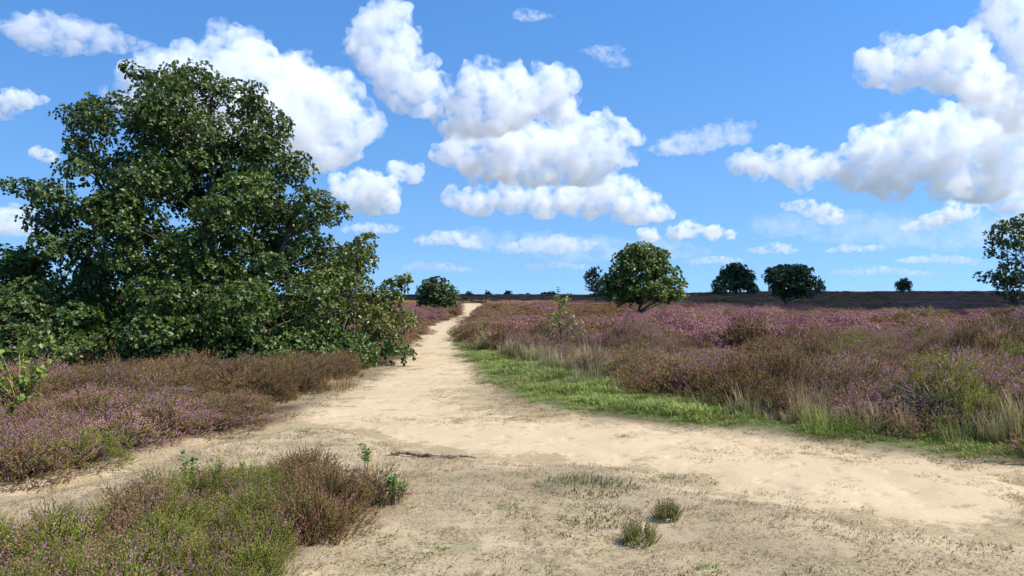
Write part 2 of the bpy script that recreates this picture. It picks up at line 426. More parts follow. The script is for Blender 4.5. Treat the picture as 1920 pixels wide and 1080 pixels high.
    l.new(h, bp.inputs['Height']); l.new(bp.outputs[0], b.inputs['Normal'])
    l.new(b.outputs[0], out.inputs['Surface'])
    return m

# ------------------------------------------------------------------ shade cloud: stands high outside the frame, its shadow lies on the far heath
def build_shade_cloud():
    h = 900.0
    off = np.array([SUN_DIR.x, SUN_DIR.y]) / SUN_DIR.z * (h + 8)
    S = np.array([(-500, 190), (-120, 150), (-30, 143), (-2, 136), (7, 122), (11, 90), (14, 68), (18, 59), (40, 55), (110, 55), (260, 52), (600, 45), (900, 300), (800, 1300), (-700, 1300), (-800, 500)], float)
    g = 12.0
    xs = np.arange(-820, 920, g); ys = np.arange(40, 1320, g)
    X, Y = np.meshgrid(xs, ys)
    d = -sdf(S, X, Y).reshape(X.shape) + 5.0 * fbm(X, Y, 51, 3, 0.03)
    ins = d > 0
    th = np.where(ins, 24 * np.sqrt(np.clip(d / 20.0, 0.0, 1.0)) + 1, 0)
    top = h + th * (1 + 0.25 * fbm(X, Y, 52, 3, 0.02)); bot = h - th * 0.4
    cell = ins[:-1, :-1] & ins[:-1, 1:] & ins[1:, 1:] & ins[1:, :-1]
    ny, nx = X.shape; N = nx * ny
    idx = np.arange(N).reshape(ny, nx)
    a, b, c, e = idx[:-1, :-1][cell], idx[:-1, 1:][cell], idx[1:, 1:][cell], idx[1:, :-1][cell]
    quads = [np.stack([a, b, c, e], -1), np.stack([e, c, b, a], -1) + N]
    E = {}
    for q in quads[0]:
        for i in range(4):
            u, v = int(q[i]), int(q[(i + 1) % 4])
            if (v, u) in E: del E[(v, u)]
            else: E[(u, v)] = 1
    quads.append(np.array([[v, u, u + N, v + N] for (u, v) in E]))
    V = np.concatenate([np.stack([X + off[0], Y + off[1], top], -1).reshape(-1, 3), np.stack([X + off[0], Y + off[1], bot], -1).reshape(-1, 3)])
    Q = np.concatenate(quads); used = np.unique(Q); rm = np.full(2 * N, -1); rm[used] = np.arange(len(used))
    m, n, l, out = nodemat('shade_cloud_vapour')
    v = n.new('ShaderNodeVolumeScatter'); v.inputs['Color'].default_value = (1, 1, 1, 1); v.inputs['Density'].default_value = 0.085
    l.new(v.outputs[0], out.inputs['Volume'])
    o = obj('cloud', make_mesh('shade_cloud', V[used], quads=rm[Q]), m)
    tag(o, 'broad grey cloud overhead that shades the far heath', 'cloud')
# ------------------------------------------------------------------ plant materials
def plant_mat(name, trans=0.22, rough=0.75, spec=0.2, vary=0.25):
    m, n, l, out = nodemat(name)
    col = n.new('ShaderNodeAttribute'); col.attribute_name = 'Col'
    oi = n.new('ShaderNodeObjectInfo')
    mr = n.new('ShaderNodeMapRange'); mr.inputs['To Min'].default_value = 1 - vary; mr.inputs['To Max'].default_value = 1 + vary
    l.new(oi.outputs['Random'], mr.inputs['Value'])
    mu = n.new('ShaderNodeMix'); mu.data_type = 'RGBA'; mu.blend_type = 'MULTIPLY'; mu.inputs[0].default_value = 1.0
    l.new(col.outputs['Color'], mu.inputs[6]); l.new(mr.outputs[0], mu.inputs[7])
    b = n.new('ShaderNodeBsdfPrincipled'); b.inputs['Roughness'].default_value = rough; b.inputs['Specular IOR Level'].default_value = spec
    t = n.new('ShaderNodeBsdfTranslucent')
    l.new(mu.outputs[2], b.inputs['Base Color']); l.new(mu.outputs[2], t.inputs['Color'])
    mx = n.new('ShaderNodeMixShader'); mx.inputs[0].default_value = trans
    l.new(b.outputs[0], mx.inputs[1]); l.new(t.outputs[0], mx.inputs[2]); l.new(mx.outputs[0], out.inputs['Surface'])
    return m
M_HEATHER = plant_mat('heather_sprigs', 0.30)
M_GRASS = plant_mat('grass_blades', 0.3, 0.6, 0.3, 0.2)
M_LEAF = plant_mat('oak_leaves', 0.26, 0.42, 0.45, 0.05)
def bark_mat(name, c1, c2, sc=14.0):
    m, n, l, out = nodemat(name)
    tc = n.new('ShaderNodeTexCoord'); mp = n.new('ShaderNodeMapping'); mp.inputs['Scale'].default_value = (1, 1, 0.25)
    l.new(tc.outputs['Object'], mp.inputs['Vector'])
    t = n.new('ShaderNodeTexNoise'); t.inputs['Scale'].default_value = sc; t.inputs['Detail'].default_value = 5; l.new(mp.outputs[0], t.inputs['Vector'])
    r = n.new('ShaderNodeValToRGB'); r.color_ramp.elements[0].position = 0.35; r.color_ramp.elements[1].position = 0.65
    r.color_ramp.elements[0].color = (*c1, 1); r.color_ramp.elements[1].color = (*c2, 1); l.new(t.outputs['Fac'], r.inputs[0])
    b = n.new('ShaderNodeBsdfPrincipled'); b.inputs['Roughness'].default_value = 0.9
    bp = n.new('ShaderNodeBump'); bp.inputs['Strength'].default_value = 0.8; bp.inputs['Distance'].default_value = 0.02
    l.new(t.outputs['Fac'], bp.inputs['Height']); l.new(bp.outputs[0], b.inputs['Normal'])
    l.new(r.outputs[0], b.inputs['Base Color']); l.new(b.outputs[0], out.inputs['Surface'])
    return m
M_BARK = bark_mat('oak_bark', (0.045, 0.038, 0.03), (0.13, 0.11, 0.085))

def unit(v): return v / (np.linalg.norm(v, axis=-1, keepdims=True) + 1e-9)

def perp(d, rg):
    r = rg.normal(size=d.shape); r = r - d * np.sum(r * d, -1, keepdims=True)
    return unit(r)

class Soup:
    """collects triangles/quads with colours for one mesh"""
    def __init__(s): s.V, s.T, s.Q, s.C, s.n = [], [], [], [], 0
    def add(s, V, C, tris=None, quads=None):
        V = np.asarray(V).reshape(-1, 3); s.V.append(V); s.C.append(np.broadcast_to(C, V.shape).reshape(-1, 3))
        if tris is not None: s.T.append(np.asarray(tris).reshape(-1, 3) + s.n)
        if quads is not None: s.Q.append(np.asarray(quads).reshape(-1, 4) + s.n)
        s.n += len(V)
    def mesh(s, name, smooth=False):
        return make_mesh(name, np.concatenate(s.V), np.concatenate(s.T) if s.T else None, np.concatenate(s.Q) if s.Q else None, np.concatenate(s.C), smooth)

def spikes(S, P, D, L, W, c0, c1, rg):
    """three-sided spindles: root, ring, tip; colours from root to tip"""
    n = len(P); a = perp(D, rg); b = np.cross(D, a)
    V = np.empty((n, 5, 3)); C = np.empty((n, 5, 3))
    V[:, 0] = P; V[:, 4] = P + D * L[:, None]
    mid = P + D * (L * 0.5)[:, None]
    for k in range(3):
        t = 2 * math.pi * k / 3
        V[:, 1 + k] = mid + (a * math.cos(t) + b * math.sin(t)) * W[:, None]
        C[:, 1 + k] = c1
    C[:, 0] = c0; C[:, 4] = c1
    base = (np.arange(n) * 5)[:, None, None]
    T = np.array([[0, 2, 1], [0, 3, 2], [0, 1, 3], [4, 1, 2], [4, 2, 3], [4, 3, 1]])[None] + base
    S.add(V, C.reshape(-1, 3), tris=T)

def florets(S, P, D, L, c0, c1, rg, k=14, size=0.0105):
    """little scale leaves and bells set round each sprig"""
    n = len(P); a = perp(D, rg); b = np.cross(D, a)
    for j in range(k):
        t = (j + 0.5) / k; ang = j * 2.4 + rg.uniform(0, 0.5, n)
        out = a * np.cos(ang)[:, None] + b * np.sin(ang)[:, None]
        o = P + D * (L * t)[:, None]
        d = unit(D * 1.0 + out * 0.5); w = np.cross(d, out); w = unit(w + out * 0.35)
        sz = size * rg.uniform(0.7, 1.3, n) * (1.15 - 0.5 * t)
        V = np.stack([o, o + d * (sz * 0.8)[:, None] + w * (sz * 0.55)[:, None], o + d * (sz * 1.9)[:, None], o + d * (sz * 0.8)[:, None] - w * (sz * 0.55)[:, None]], 1)
        m = float(sstep(0.30, 0.55, t))
        C = (c0 * (1 - m) + c1 * m) * rg.uniform(0.8, 1.2, (n, 1))
        S.add(V, np.repeat(C, 4, 0), quads=np.arange(n * 4).reshape(-1, 4))

MAUVE = np.array([0.52, 0.225, 0.33]); PINKBROWN = np.array([0.41, 0.195, 0.155]); BROWN = np.array([0.25, 0.13, 0.065])
OLIVE = np.array([0.29, 0.255, 0.065]); GREEN = np.array([0.27, 0.32, 0.045]); GREY = np.array([0.26, 0.22, 0.19]); DARKG = np.array([0.055, 0.07, 0.022])
KINDS = {   # share of flowering, faded, brown, green tips ; leaf colour
 'bloom': ([(MAUVE, .55), (PINKBROWN, .27), (OLIVE, .18)], OLIVE * .85),
 'faded': ([(PINKBROWN, .5), (BROWN, .25), (MAUVE, .15), (OLIVE, .1)], OLIVE * .85),
 'brown': ([(BROWN, .5), (PINKBROWN, .25), (OLIVE, .25)], (OLIVE + BROWN) * .4),
 'green': ([(GREEN, .52), (OLIVE, .32), (PINKBROWN, .13), (MAUVE, .03)], GREEN * .8),
 'mixed': ([(PINKBROWN, .30), (MAUVE, .10), (OLIVE, .36), (GREEN, .24)], GREEN * .85),
 'nearbloom': ([(PINKBROWN, .34), (MAUVE * .85, .24), (OLIVE, .27), (GREEN, .15)], GREEN * .8),
 'dead':  ([(GREY, .7), (BROWN, .3)], GREY * .55),
 'dark':  ([(DARKG, .8), (OLIVE * .45, .2)], DARKG),
}
def bush_mesh(name, kind, lod, seed, rad=0.36, hgt=0.42, count=None, sprig=1.0, knobs=0.0):
    rg = np.random.default_rng(seed); S = Soup()
    n = {0: 440, 1: 640, 2: 900}[lod]
    if count: n = count
    if lod == 2: rad, hgt = 1.55, 0.5
    u = rg.uniform(0, 1, n); ph = rg.uniform(0, 2 * math.pi, n)
    if lod < 2:
        ct = 1 - u * 1.08; st = np.sqrt(np.clip(1 - ct * ct, 0, 1))
        lump = 1 + 0.20 * np.sin(ph * 3 + seed) * st + 0.12 * np.sin(ph * 5 + 2 * seed)
        sh = rg.uniform(0.62, 1.0, n) ** (0.6 if not knobs else .35) * lump
        if knobs: sh = sh * np.array([1 + knobs * mnoise.noise((a * 2.3 + seed, b * 2.3, c * 2.3)) for a, b, c in zip(st * np.cos(ph), st * np.sin(ph), ct)])
        P = np.stack([rad * st * np.cos(ph) * sh, rad * st * np.sin(ph) * sh, np.maximum(hgt * ct * sh, 0.02)], -1)
        D = unit(np.stack([st * np.cos(ph) * 0.75, st * np.sin(ph) * 0.75, 0.75 + 0 * ph], -1) + rg.normal(size=(n, 3)) * (0.22 if lod == 0 else 0.42))
    else:
        r = rad * np.sqrt(u); x, y = r * np.cos(ph), r * np.sin(ph)
        z = hgt * (0.62 + 0.3 * fbm(x, y, seed, 3, 1.1)) * (1 - 0.4 * (r / rad) ** 3)
        P = np.stack([x, y, np.maximum(z, 0.05)], -1); D = unit(np.stack([x * .2, y * .2, 0.8 + 0 * x], -1) + rg.normal(size=(n, 3)) * 0.35)
    L = rg.uniform(0.10, 0.20, n) * {0: 1.1, 1: 0.72, 2: 1.5}[lod] * sprig
    tips, leaf = KINDS[kind]
    pr = np.array([w for _, w in tips]); pal = np.array([c for c, _ in tips])
    # blossom comes in groups on the bush: pick by a smooth field plus noise
    fld = (fbm(P[:, 0] * 1.0 + seed, P[:, 1], seed + 5, 2, 4.0 if lod < 2 else 1.2) * 0.35 + rg.uniform(0, 1, n) - 0.0) % 1.0
    ci = np.searchsorted(np.cumsum(pr) / pr.sum(), np.clip(fld, 0, 0.999))
    c1 = pal[ci] * rg.uniform(0.75, 1.25, (n, 1)); c0 = np.broadcast_to(leaf, (n, 3)) * rg.uniform(0.7, 1.2, (n, 1))
    B = P - D * (L * 0.5)[:, None]
    if lod == 0:
        florets(S, B, D, L, c0, c1, rg, 14 if sprig > .9 else 9, .0105 if sprig > .9 else .0115)
        spikes(S, B - D * 0.03, D, L * 0.9, np.full(n, 0.0028), c0 * 0.6, c0, rg)
    else:
        spikes(S, B, D, L, np.full(n, 0.0095 if lod == 1 else 0.03) * rg.uniform(0.7, 1.3, n), c0, c1, rg)
    # woody stems from the root to the sprigs
    k = n // (3 if lod < 2 else 6)
    root = np.stack([rg.normal(0, 0.05 if lod < 2 else rad * .4, k), rg.normal(0, 0.05 if lod < 2 else rad * .4, k), np.full(k, -0.02)], -1)
    e = B[:k] - root; ln = np.linalg.norm(e, axis=1)
    spikes(S, root, unit(e), ln, np.full(k, 0.004 if lod < 2 else 0.012), np.array([.09, .06, .04]), np.array([.11, .075, .05]), rg)
    return S.mesh(name)

def tuft_mesh(name, seed, nb, rad, h, w, lean, c0, c1, var=0.25):
    """a tuft of bent tapering blades"""
    rg = np.random.default_rng(seed); S = Soup()
    r = rad * np.sqrt(rg.uniform(0, 1, nb)); ph = rg.uniform(0, 2 * math.pi, nb)
    P = np.stack([r * np.cos(ph), r * np.sin(ph), np.full(nb, -0.005)], -1)
    az = ph + rg.normal(0, 0.9, nb); H = h * rg.uniform(0.5, 1.2, nb)
    out = np.stack([np.cos(az), np.sin(az), 0 * az], -1); up = np.array([0, 0, 1.0])
    ln = lean * rg.uniform(0.4, 1.5, nb)
    side = np.stack([-np.sin(az), np.cos(az), 0 * az], -1) * (w * rg.uniform(0.6, 1.3, nb))[:, None]
    A = P + up * (H * 0.5)[:, None] + out * (H * ln * 0.3)[:, None]
    T = P + up * (H * np.clip(1 - 0.25 * ln, 0.1, 1))[:, None] + out * (H * ln)[:, None]
    V = np.stack([P - side, P + side, A + side * .8, A - side * .8, T], 1)
    cc = np.asarray(c0) * rg.uniform(1 - var, 1 + var, (nb, 1)); ct = np.asarray(c1) * rg.uniform(1 - var, 1 + var, (nb, 1))
    C = np.stack([cc * .8, cc * .8, (cc + ct) / 2, (cc + ct) / 2, ct], 1)
    b = (np.arange(nb) * 5)[:, None]
    S.add(V, C.reshape(-1, 3), tris=np.array([[3, 2, 4]]) + b, quads=np.array([[0, 1, 2, 3]]) + b)
    return S.mesh(name)

# ------------------------------------------------------------------ scatter: one stuff object per cover, points carrying instances
def scatter(name, label, protos, pts, kind_idx, rotz, scl):
    """pts Nx3; protos list of objects; geometry nodes put proto k where kind_idx == k"""
    me = bpy.data.meshes.new(name); me.vertices.add(len(pts)); me.vertices.foreach_set('co', np.asarray(pts, np.float32).ravel())
    a = me.attributes.new('pick', 'INT', 'POINT'); a.data.foreach_set('value', np.asarray(kind_idx, np.int32))
    a = me.attributes.new('spin', 'FLOAT_VECTOR', 'POINT'); v = np.zeros((len(pts), 3), np.float32)
    v[:, :2] = RNG.normal(0, 0.06, (len(pts), 2)); v[:, 2] = rotz; a.data.foreach_set('vector', v.ravel())
    a = me.attributes.new('size', 'FLOAT_VECTOR', 'POINT'); a.data.foreach_set('vector', np.asarray(scl, np.float32).ravel())
    o = obj(name, me); tag(o, label, kind='stuff')
    ng = bpy.data.node_groups.new(name, 'GeometryNodeTree'); ng.is_modifier = True
    ng.interface.new_socket('Geometry', in_out='INPUT', socket_type='NodeSocketGeometry')
    ng.interface.new_socket('Geometry', in_out='OUTPUT', socket_type='NodeSocketGeometry')
    N, Lk = ng.nodes, ng.links
    gi = N.new('NodeGroupInput'); go = N.new('NodeGroupOutput'); jn = N.new('GeometryNodeJoinGeometry')
    def attr(nm, t):
        q = N.new('GeometryNodeInputNamedAttribute'); q.data_type = t; q.inputs['Name'].default_value = nm; return q.outputs['Attribute']
    pk, sp, sz = attr('pick', 'INT'), attr('spin', 'FLOAT_VECTOR'), attr('size', 'FLOAT_VECTOR')
    for k, pr in enumerate(protos):
        cm = N.new('FunctionNodeCompare'); cm.data_type = 'INT'; cm.operation = 'EQUAL'
        ia = [s for s in cm.inputs if s.type == 'INT']; Lk.new(pk, ia[0]); ia[1].default_value = k
        oi = N.new('GeometryNodeObjectInfo'); oi.inputs['Object'].default_value = pr; oi.transform_space = 'ORIGINAL'; oi.inputs['As Instance'].default_value = True
        ip = N.new('GeometryNodeInstanceOnPoints')
        Lk.new(gi.outputs[0], ip.inputs['Points']); Lk.new(cm.outputs[0], ip.inputs['Selection']); Lk.new(oi.outputs['Geometry'], ip.inputs['Instance'])
        eu = N.new('FunctionNodeEulerToRotation'); Lk.new(sp, eu.inputs[0]); Lk.new(eu.outputs[0], ip.inputs['Rotation']); Lk.new(sz, ip.inputs['Scale'])
        Lk.new(ip.outputs[0], jn.inputs[0])
    Lk.new(jn.outputs[0], go.inputs[0])
    md = o.modifiers.new('scatter', 'NODES'); md.node_group = ng
    return o

def jgrid(x0, x1, y0, y1, sp, rg):
    xs = np.arange(x0, x1, sp); ys = np.arange(y0, y1, sp)
    X, Y = np.meshgrid(xs, ys)
    X = X + rg.uniform(-.5, .5, X.shape) * sp * 1.1; Y = Y + rg.uniform(-.5, .5, Y.shape) * sp * 1.1
    return X.ravel(), Y.ravel()

NAMES = ['bloom', 'faded', 'brown', 'green', 'mixed', 'dead', 'dark']
def pick_kind(x, y, side):
    """which sort of heather grows here (0 bloom 1 faded 2 brown 3 green 4 mixed 5 dead)"""
    n1 = fbm(x, y, 61, 3, 0.14); n2 = fbm(x, y, 62, 3, 0.55); n3 = fbm(x, y, 63, 3, 0.7)
    b = n1 * 0.55 + n2 * 0.75 + 0.25 * fbm(x, y, 65, 2, 2.5) + 0.28 * sstep(13, 20, y) * (x > 0) * (1 - .5 * sstep(35, 60, y)) + .35 * ((x < -4.2) & (y < 13))
    k = np.where(b > 0.26 - .2 * (x > 0), 0, np.where(b > -0.32, 1, 2))
    k = np.where(n3 > 0.72, 3, k); k = np.where((n3 > 0.56) & (n3 <= .72), 4, k); k = np.where(n3 < -0.95, 5, k)
    q = x / np.maximum(y, 1)
    centre = (q < 0.14) & (y > 42) & (y < 140) & (q > -0.05)
    k = np.where(centre & (b < 0.6), 2, k)
    edge = (y < 14) & (x > 0) & (b < .0)
    k = np.where(edge & (k == 1), 2, k)
    return k
# ------------------------------------------------------------------ trees
def tube(S, pts, rad, sides, col):
    pts = np.asarray(pts, float); n = len(pts); rad = np.asarray(rad, float)
    d = unit(np.gradient(pts, axis=0)); ref = np.array([0.31, 0.17, 0.93]) if abs(d[0][2]) < .9 else np.array([1.0, .1, 0])
    a = unit(np.cross(d, ref)); b = np.cross(d, a)
    t = np.arange(sides) * 2 * math.pi / sides
    ring = pts[:, None] + rad[:, None, None] * (a[:, None] * np.cos(t)[None, :, None] + b[:, None] * np.sin(t)[None, :, None])
    i = np.arange(n - 1)[:, None] * sides; j = np.arange(sides)[None]; k = (j + 1) % sides
    Q = np.stack([i + j, i + k, i + k + sides, i + j + sides], -1).reshape(-1, 4)
    S.add(ring.reshape(-1, 3), col, quads=Q)

def leaves(S, P, D, N, L, C, wid=0.30):
    """folded lobed blades: two quads each"""
    D = unit(D); N = unit(N - D * np.sum(N * D, -1, keepdims=True)); W = np.cross(D, N)
    L = L[:, None]
    V = np.stack([P, P + D * L * .38 + W * L * wid * .85 + N * L * .05, P + D * L * .74 + W * L * wid + N * L * .03, P + D * L - N * L * .10,
                  P + D * L * .74 - W * L * wid + N * L * .03, P + D * L * .38 - W * L * wid * .85 + N * L * .05], 1)
    b = (np.arange(len(P)) * 6)[:, None, None]
    S.add(V, np.repeat(C, 6, 0), quads=(np.array([[0, 1, 2, 3], [0, 3, 4, 5]])[None] + b).reshape(-1, 4))

def bez(a, c, b, n):
    t = np.linspace(0, 1, n)[:, None]
    return a * (1 - t) ** 2 + 2 * c * t * (1 - t) + b * t ** 2

def grow_tree(name, label, base, boughs, stems, leaf, ros, per, col, seed, cat='tree', group=None, twigs=7, droop=0.0, yellow=None, limb_r=0.35, airy=None):
    """boughs (x,y,z,rx,ry,rz) round which leaf rosettes grow; stems = list of (points, r0, r1); coordinates relative to base"""
    rg = np.random.default_rng(seed)
    root = bpy.data.objects.new(name, None); COL.objects.link(root); root.location = base
    tag(root, label, cat, group)
    T, B, K = Soup(), Soup(), Soup()
    one = np.array([.1, .08, .06])
    sp = []
    for pts, r0, r1 in stems:
        pts = np.array(pts, float); n = 9
        tt = np.linspace(0, 1, n); q = np.stack([np.interp(tt, np.linspace(0, 1, len(pts)), pts[:, i]) for i in range(3)], -1)
        q[1:-1] += rg.normal(0, r0 * .35, (n - 2, 3)) * [1, 1, .2]
        rr = r0 + (r1 - r0) * tt ** .8; rr[0] *= 1.35
        tube(T, q, rr, 8, one); sp.append((q, rr))
    SP = np.concatenate([q for q, _ in sp]); SR = np.concatenate([r for _, r in sp])
    P, A, F = [], [], []
    for bi, (x, y, z, rx, ry, rz) in enumerate(boughs):
        c = np.array([x, y, z]); dist = np.linalg.norm(SP - c, axis=1) + 1.2 * np.abs(SP[:, 2] - (z - .45 * np.hypot(x - SP[:, 0], y - SP[:, 1])))
        k = int(np.argmin(dist)); a = SP[k]
        mid = (a + c) / 2 + np.array([0, 0, .12 * np.linalg.norm(c - a)]) + rg.normal(0, .06, 3) * np.linalg.norm(c - a)
        r0 = min(SR[k] * .6, .008 + limb_r * .032 * np.linalg.norm(c - a)); q = bez(a, mid, c, 7)
        tube(B, q, np.linspace(r0, max(r0 * .25, .006), 7), 5, one)
        n = max(6, int(ros * 1.9 * (airy(z) if airy else 1) * (rx * ry + rx * rz + ry * rz) / 3))
        d = unit(rg.normal(size=(n, 3)) + [0, 0, .35]); rad = rg.uniform(.12, 1, n) ** .45
        p = c + d * rad[:, None] * [rx, ry, rz]
        p[:, 2] -= droop * rg.uniform(0, 1, n) * rz
        p[:, 2] = np.maximum(p[:, 2], .06)
        for j in range(min(twigs, n)):
            q2 = bez(c, (c + p[j]) / 2 + rg.normal(0, .05, 3), p[j], 4); tube(B, q2, np.linspace(max(r0 * .28, .006), .003, 4), 3, one)
        P.append(p); A.append(unit(d * [1, 1, .6] + [0, 0, .35 - droop])); F.append(np.full(n, bi))
    P = np.concatenate(P); A = np.concatenate(A); F = np.concatenate(F)
    nb = len(boughs); tint = rg.uniform(.82, 1.2, (nb, 1)) * np.ones(3)
    ye = np.zeros(nb)
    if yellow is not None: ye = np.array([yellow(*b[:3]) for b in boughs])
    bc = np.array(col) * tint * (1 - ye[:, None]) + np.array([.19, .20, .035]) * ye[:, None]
    rp = np.repeat(P, per, 0); ra = np.repeat(A, per, 0); rf = np.repeat(F, per)
    n = len(rp)
    spread = perp(ra, rg)
    D = unit(ra * rg.uniform(.1, .9, (n, 1)) + spread + [0, 0, -.15 - droop]); Nn = unit(np.array([0, 0, .5]) + ra * .75 + rg.normal(size=(n, 3)) * .55)
    LL = leaf * rg.uniform(.65, 1.2, n)
    C = bc[rf] * rg.uniform(.72, 1.3, (n, 1)) * (1 + rg.normal(0, .05, (n, 3)))
    hot = rg.uniform(size=n) < .03; C[hot] = np.array([.15, .16, .035])
    leaves(K, rp + spread * leaf * .15, D, Nn, LL, np.clip(C, .005, .5))
    obj('trunk', T.mesh('trunk', True), M_BARK, root)
    obj('branches', B.mesh('branches', True), M_BARK, root)
    obj('crown', K.mesh('crown'), M_LEAF, root)
    return root

def rows_boughs(rows, depth, gx, gz0, nb, rmin, rmax, seed, flat=.65, mind=.75, thick=.85):
    """fill an outline (row, x-left, x-right in frame rows at a distance) with boughs, in metres relative to (gx, depth, gz0)"""
    rg = np.random.default_rng(seed); rows = sorted(rows)
    ry = np.array([r[0] for r in rows], float); xl = np.array([r[1] for r in rows], float); xr = np.array([r[2] for r in rows], float)
    w = (xr - xl); out = []; tries = 0
    while len(out) < nb and tries < nb * 60:
        tries += 1
        py = rg.uniform(ry[0], ry[-1])
        a, b = np.interp(py, ry, xl), np.interp(py, ry, xr)
        if rg.uniform() > (b - a) / w.max() + .12: continue
        u = np.clip(rg.uniform(-1, 1) * 1.0, -1, 1); v = rg.uniform(-1, 1)
        if u * u + v * v > 1: continue
        q = math.hypot(u, v)
        if rg.uniform() > .35 + .65 * q: continue
        hw = (b - a) / 2 / FOC * depth
        rb = rg.uniform(rmin, rmax); hw = max(hw - rb * .75, .05)
        cx = ((a + b) / 2 - 960) / FOC * depth - gx
        zt = EYE + (HZ - py) / FOC * depth - gz0
        ztop = EYE + (HZ - ry[0]) / FOC * depth - gz0
        c = (cx + u * hw, v * hw * thick, min(zt, ztop - rb * flat * .8))
        if any((c[0] - o[0]) ** 2 + (c[1] - o[1]) ** 2 + ((c[2] - o[2]) * 1.3) ** 2 < (mind * (rb + o[3]) * .5) ** 2 for o in out): continue
        out.append((c[0], c[1], max(c[2], rb * .35), rb, rb, rb * flat))
    return out

OAK = (.078, .124, .021); OAKD = (.08, .11, .032)
def build_trees():
    # the large oak beside the path, foliage down to the heather
    gx, gy = -7.7, 20.5; gz = float(land(gx, gy))
    rows = [(118,365,395),(150,300,455),(185,230,500),(205,150,525),(250,135,548),(320,145,585),(360,70,610),(400,40,648),(450,20,692),(500,-10,728),(550,-50,765),(600,-70,778),(650,-70,768),(690,-60,715)]
    B = rows_boughs(rows, gy, gx, gz, 250, .42, .9, 31)
    ex = [(238,130,.30,0),(256,142,.32,.2),(275,150,.36,.3),(298,156,.42,0),(325,160,.45,.2),(150,235,.45,.1),(140,270,.4,.2),(160,310,.5,0),(118,212,.32,.2),(150,208,.4,0),(190,222,.45,-.3),(12,348,.30,0),(45,352,.36,.2),(85,365,.42,0),(480,170,.36,0),(528,235,.34,-.2),(560,305,.4,0),(632,398,.4,-.6),(685,455,.36,-.5),(760,528,.26,-.8),(735,540,.4,-.8),(755,600,.42,-1.2),(722,640,.45,-1.5),(690,672,.4,-2.2),(640,655,.55,-2.6),(560,650,.6,-3.0),(430,640,.6,-3.2),(330,655,.55,-3.2),(250,672,.5,-3.2),(180,672,.45,-3.0),(120,640,.5,-2.6),(60,600,.5,-2),(725,565,.42,-1.0),(700,600,.5,-1.6),(745,660,.4,-1.8),(668,690,.36,-2.8),(610,690,.4,-3.2),(520,690,.45,-3.5),(395,690,.42,-3.6),(300,690,.42,-3.6)]
    for (px, py, r, dy) in ex:
        d = gy + dy; B.append(((px - 960) / FOC * d - gx, dy, max(EYE + (HZ - py) / FOC * d - gz, .3), r, r, r * .72))
    stems = [([(0, 0, -.2), (.1, 0, 1.5), (.0, .1, 3.4), (-.1, 0, 5.2), (.05, 0, 6.9)], .24, .04), ([(.25, .1, -.2), (1.0, .2, 1.4), (1.8, .1, 2.8), (2.5, 0, 4.2)], .16, .04),
             ([(-.3, 0, -.2), (-1.2, -.1, 1.5), (-2.2, .1, 3.0), (-2.9, 0, 4.6)], .17, .04), ([(.1, -.3, -.2), (.3, -1.2, 1.2), (.2, -2.0, 2.4)], .12, .035), ([(-.1, .3, -.2), (-.4, 1.4, 1.6), (-.5, 2.2, 3.2)], .13, .035),
             ([(.3, -.1, -.1), (2.0, -.6, .8), (3.9, -.9, 1.3)], .09, .03), ([(-.3, -.1, -.1), (-2.2, -.7, .8), (-4.2, -.8, 1.5)], .09, .03)]
    grow_tree('oak_tree', 'large broad oak with foliage down to the heather beside the path', (gx, gy, gz), B, stems, .092, 185, 9, OAK, 41, group=None,
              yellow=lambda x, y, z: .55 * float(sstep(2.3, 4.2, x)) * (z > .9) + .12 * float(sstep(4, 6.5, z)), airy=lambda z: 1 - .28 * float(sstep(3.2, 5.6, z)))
    def simple(name, label, rows, depth, trunk_px, nb, rmin, rmax, leaf, ros, per, col, seed, stems=None, tr=.14, dy=0, **kw):
        gx = (trunk_px - 960) / FOC * depth; gz = float(land(gx, depth))
        B = rows_boughs(rows, depth, gx, gz, nb, rmin, rmax, seed)
        top = EYE + (HZ - rows[0][0]) / FOC * depth - gz
        if stems is None:
            stems = [([(0, 0, -.2), (.02 * top, 0, .25 * top), (-.02 * top, 0, .55 * top), (0, 0, .88 * top)], tr, tr * .2)]
            for k in range(4):
                a = k * 1.6 + seed; stems.append(([(0, 0, .22 * top), (.14 * top * math.cos(a), .14 * top * math.sin(a), .42 * top), (.3 * top * math.cos(a), .3 * top * math.sin(a), .62 * top)], tr * .55, tr * .15))
        return grow_tree(name, label, (gx, depth, gz), B, stems, leaf, ros, per, col, seed, **kw)
    simple('oak_tree', 'round green oak standing alone in the mauve heather', [(456,1190,1225),(470,1160,1250),(490,1142,1268),(510,1130,1284),(530,1120,1291),(548,1118,1300),(561,1128,1296)], 55, 1197, 110, .45, .85, .22, 34, 7, (.13, .18, .03), 51, tr=.17,
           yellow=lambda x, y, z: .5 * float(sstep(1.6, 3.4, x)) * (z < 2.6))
    simple('birch_tree', 'dark drooping birch half hidden behind the round oak', [(498,1108,1122),(510,1096,1138),(525,1092,1140),(540,1098,1138),(552,1108,1132)], 118, 1118, 26, .5, .9, .30, 16, 6, (.035, .055, .028), 52, droop=.8, tr=.13)
    simple('oak_bush', 'low round green bush beside the far bend of the path', [(521,808,828),(530,792,848),(545,780,861),(560,776,867),(580,780,865)], 74, 822, 60, .4, .8, .24, 28, 7, (.075, .115, .03), 53, tr=.10)
    simple('oak_tree', 'dark wide oak, the nearer and fuller of the paired trees in shade', [(497,1462,1505),(505,1435,1525),(520,1426,1540),(535,1430,1547),(546,1440,1545),(553,1450,1535)], 78, 1469, 85, .42, .8, .26, 28, 7, OAKD, 54, tr=.20)
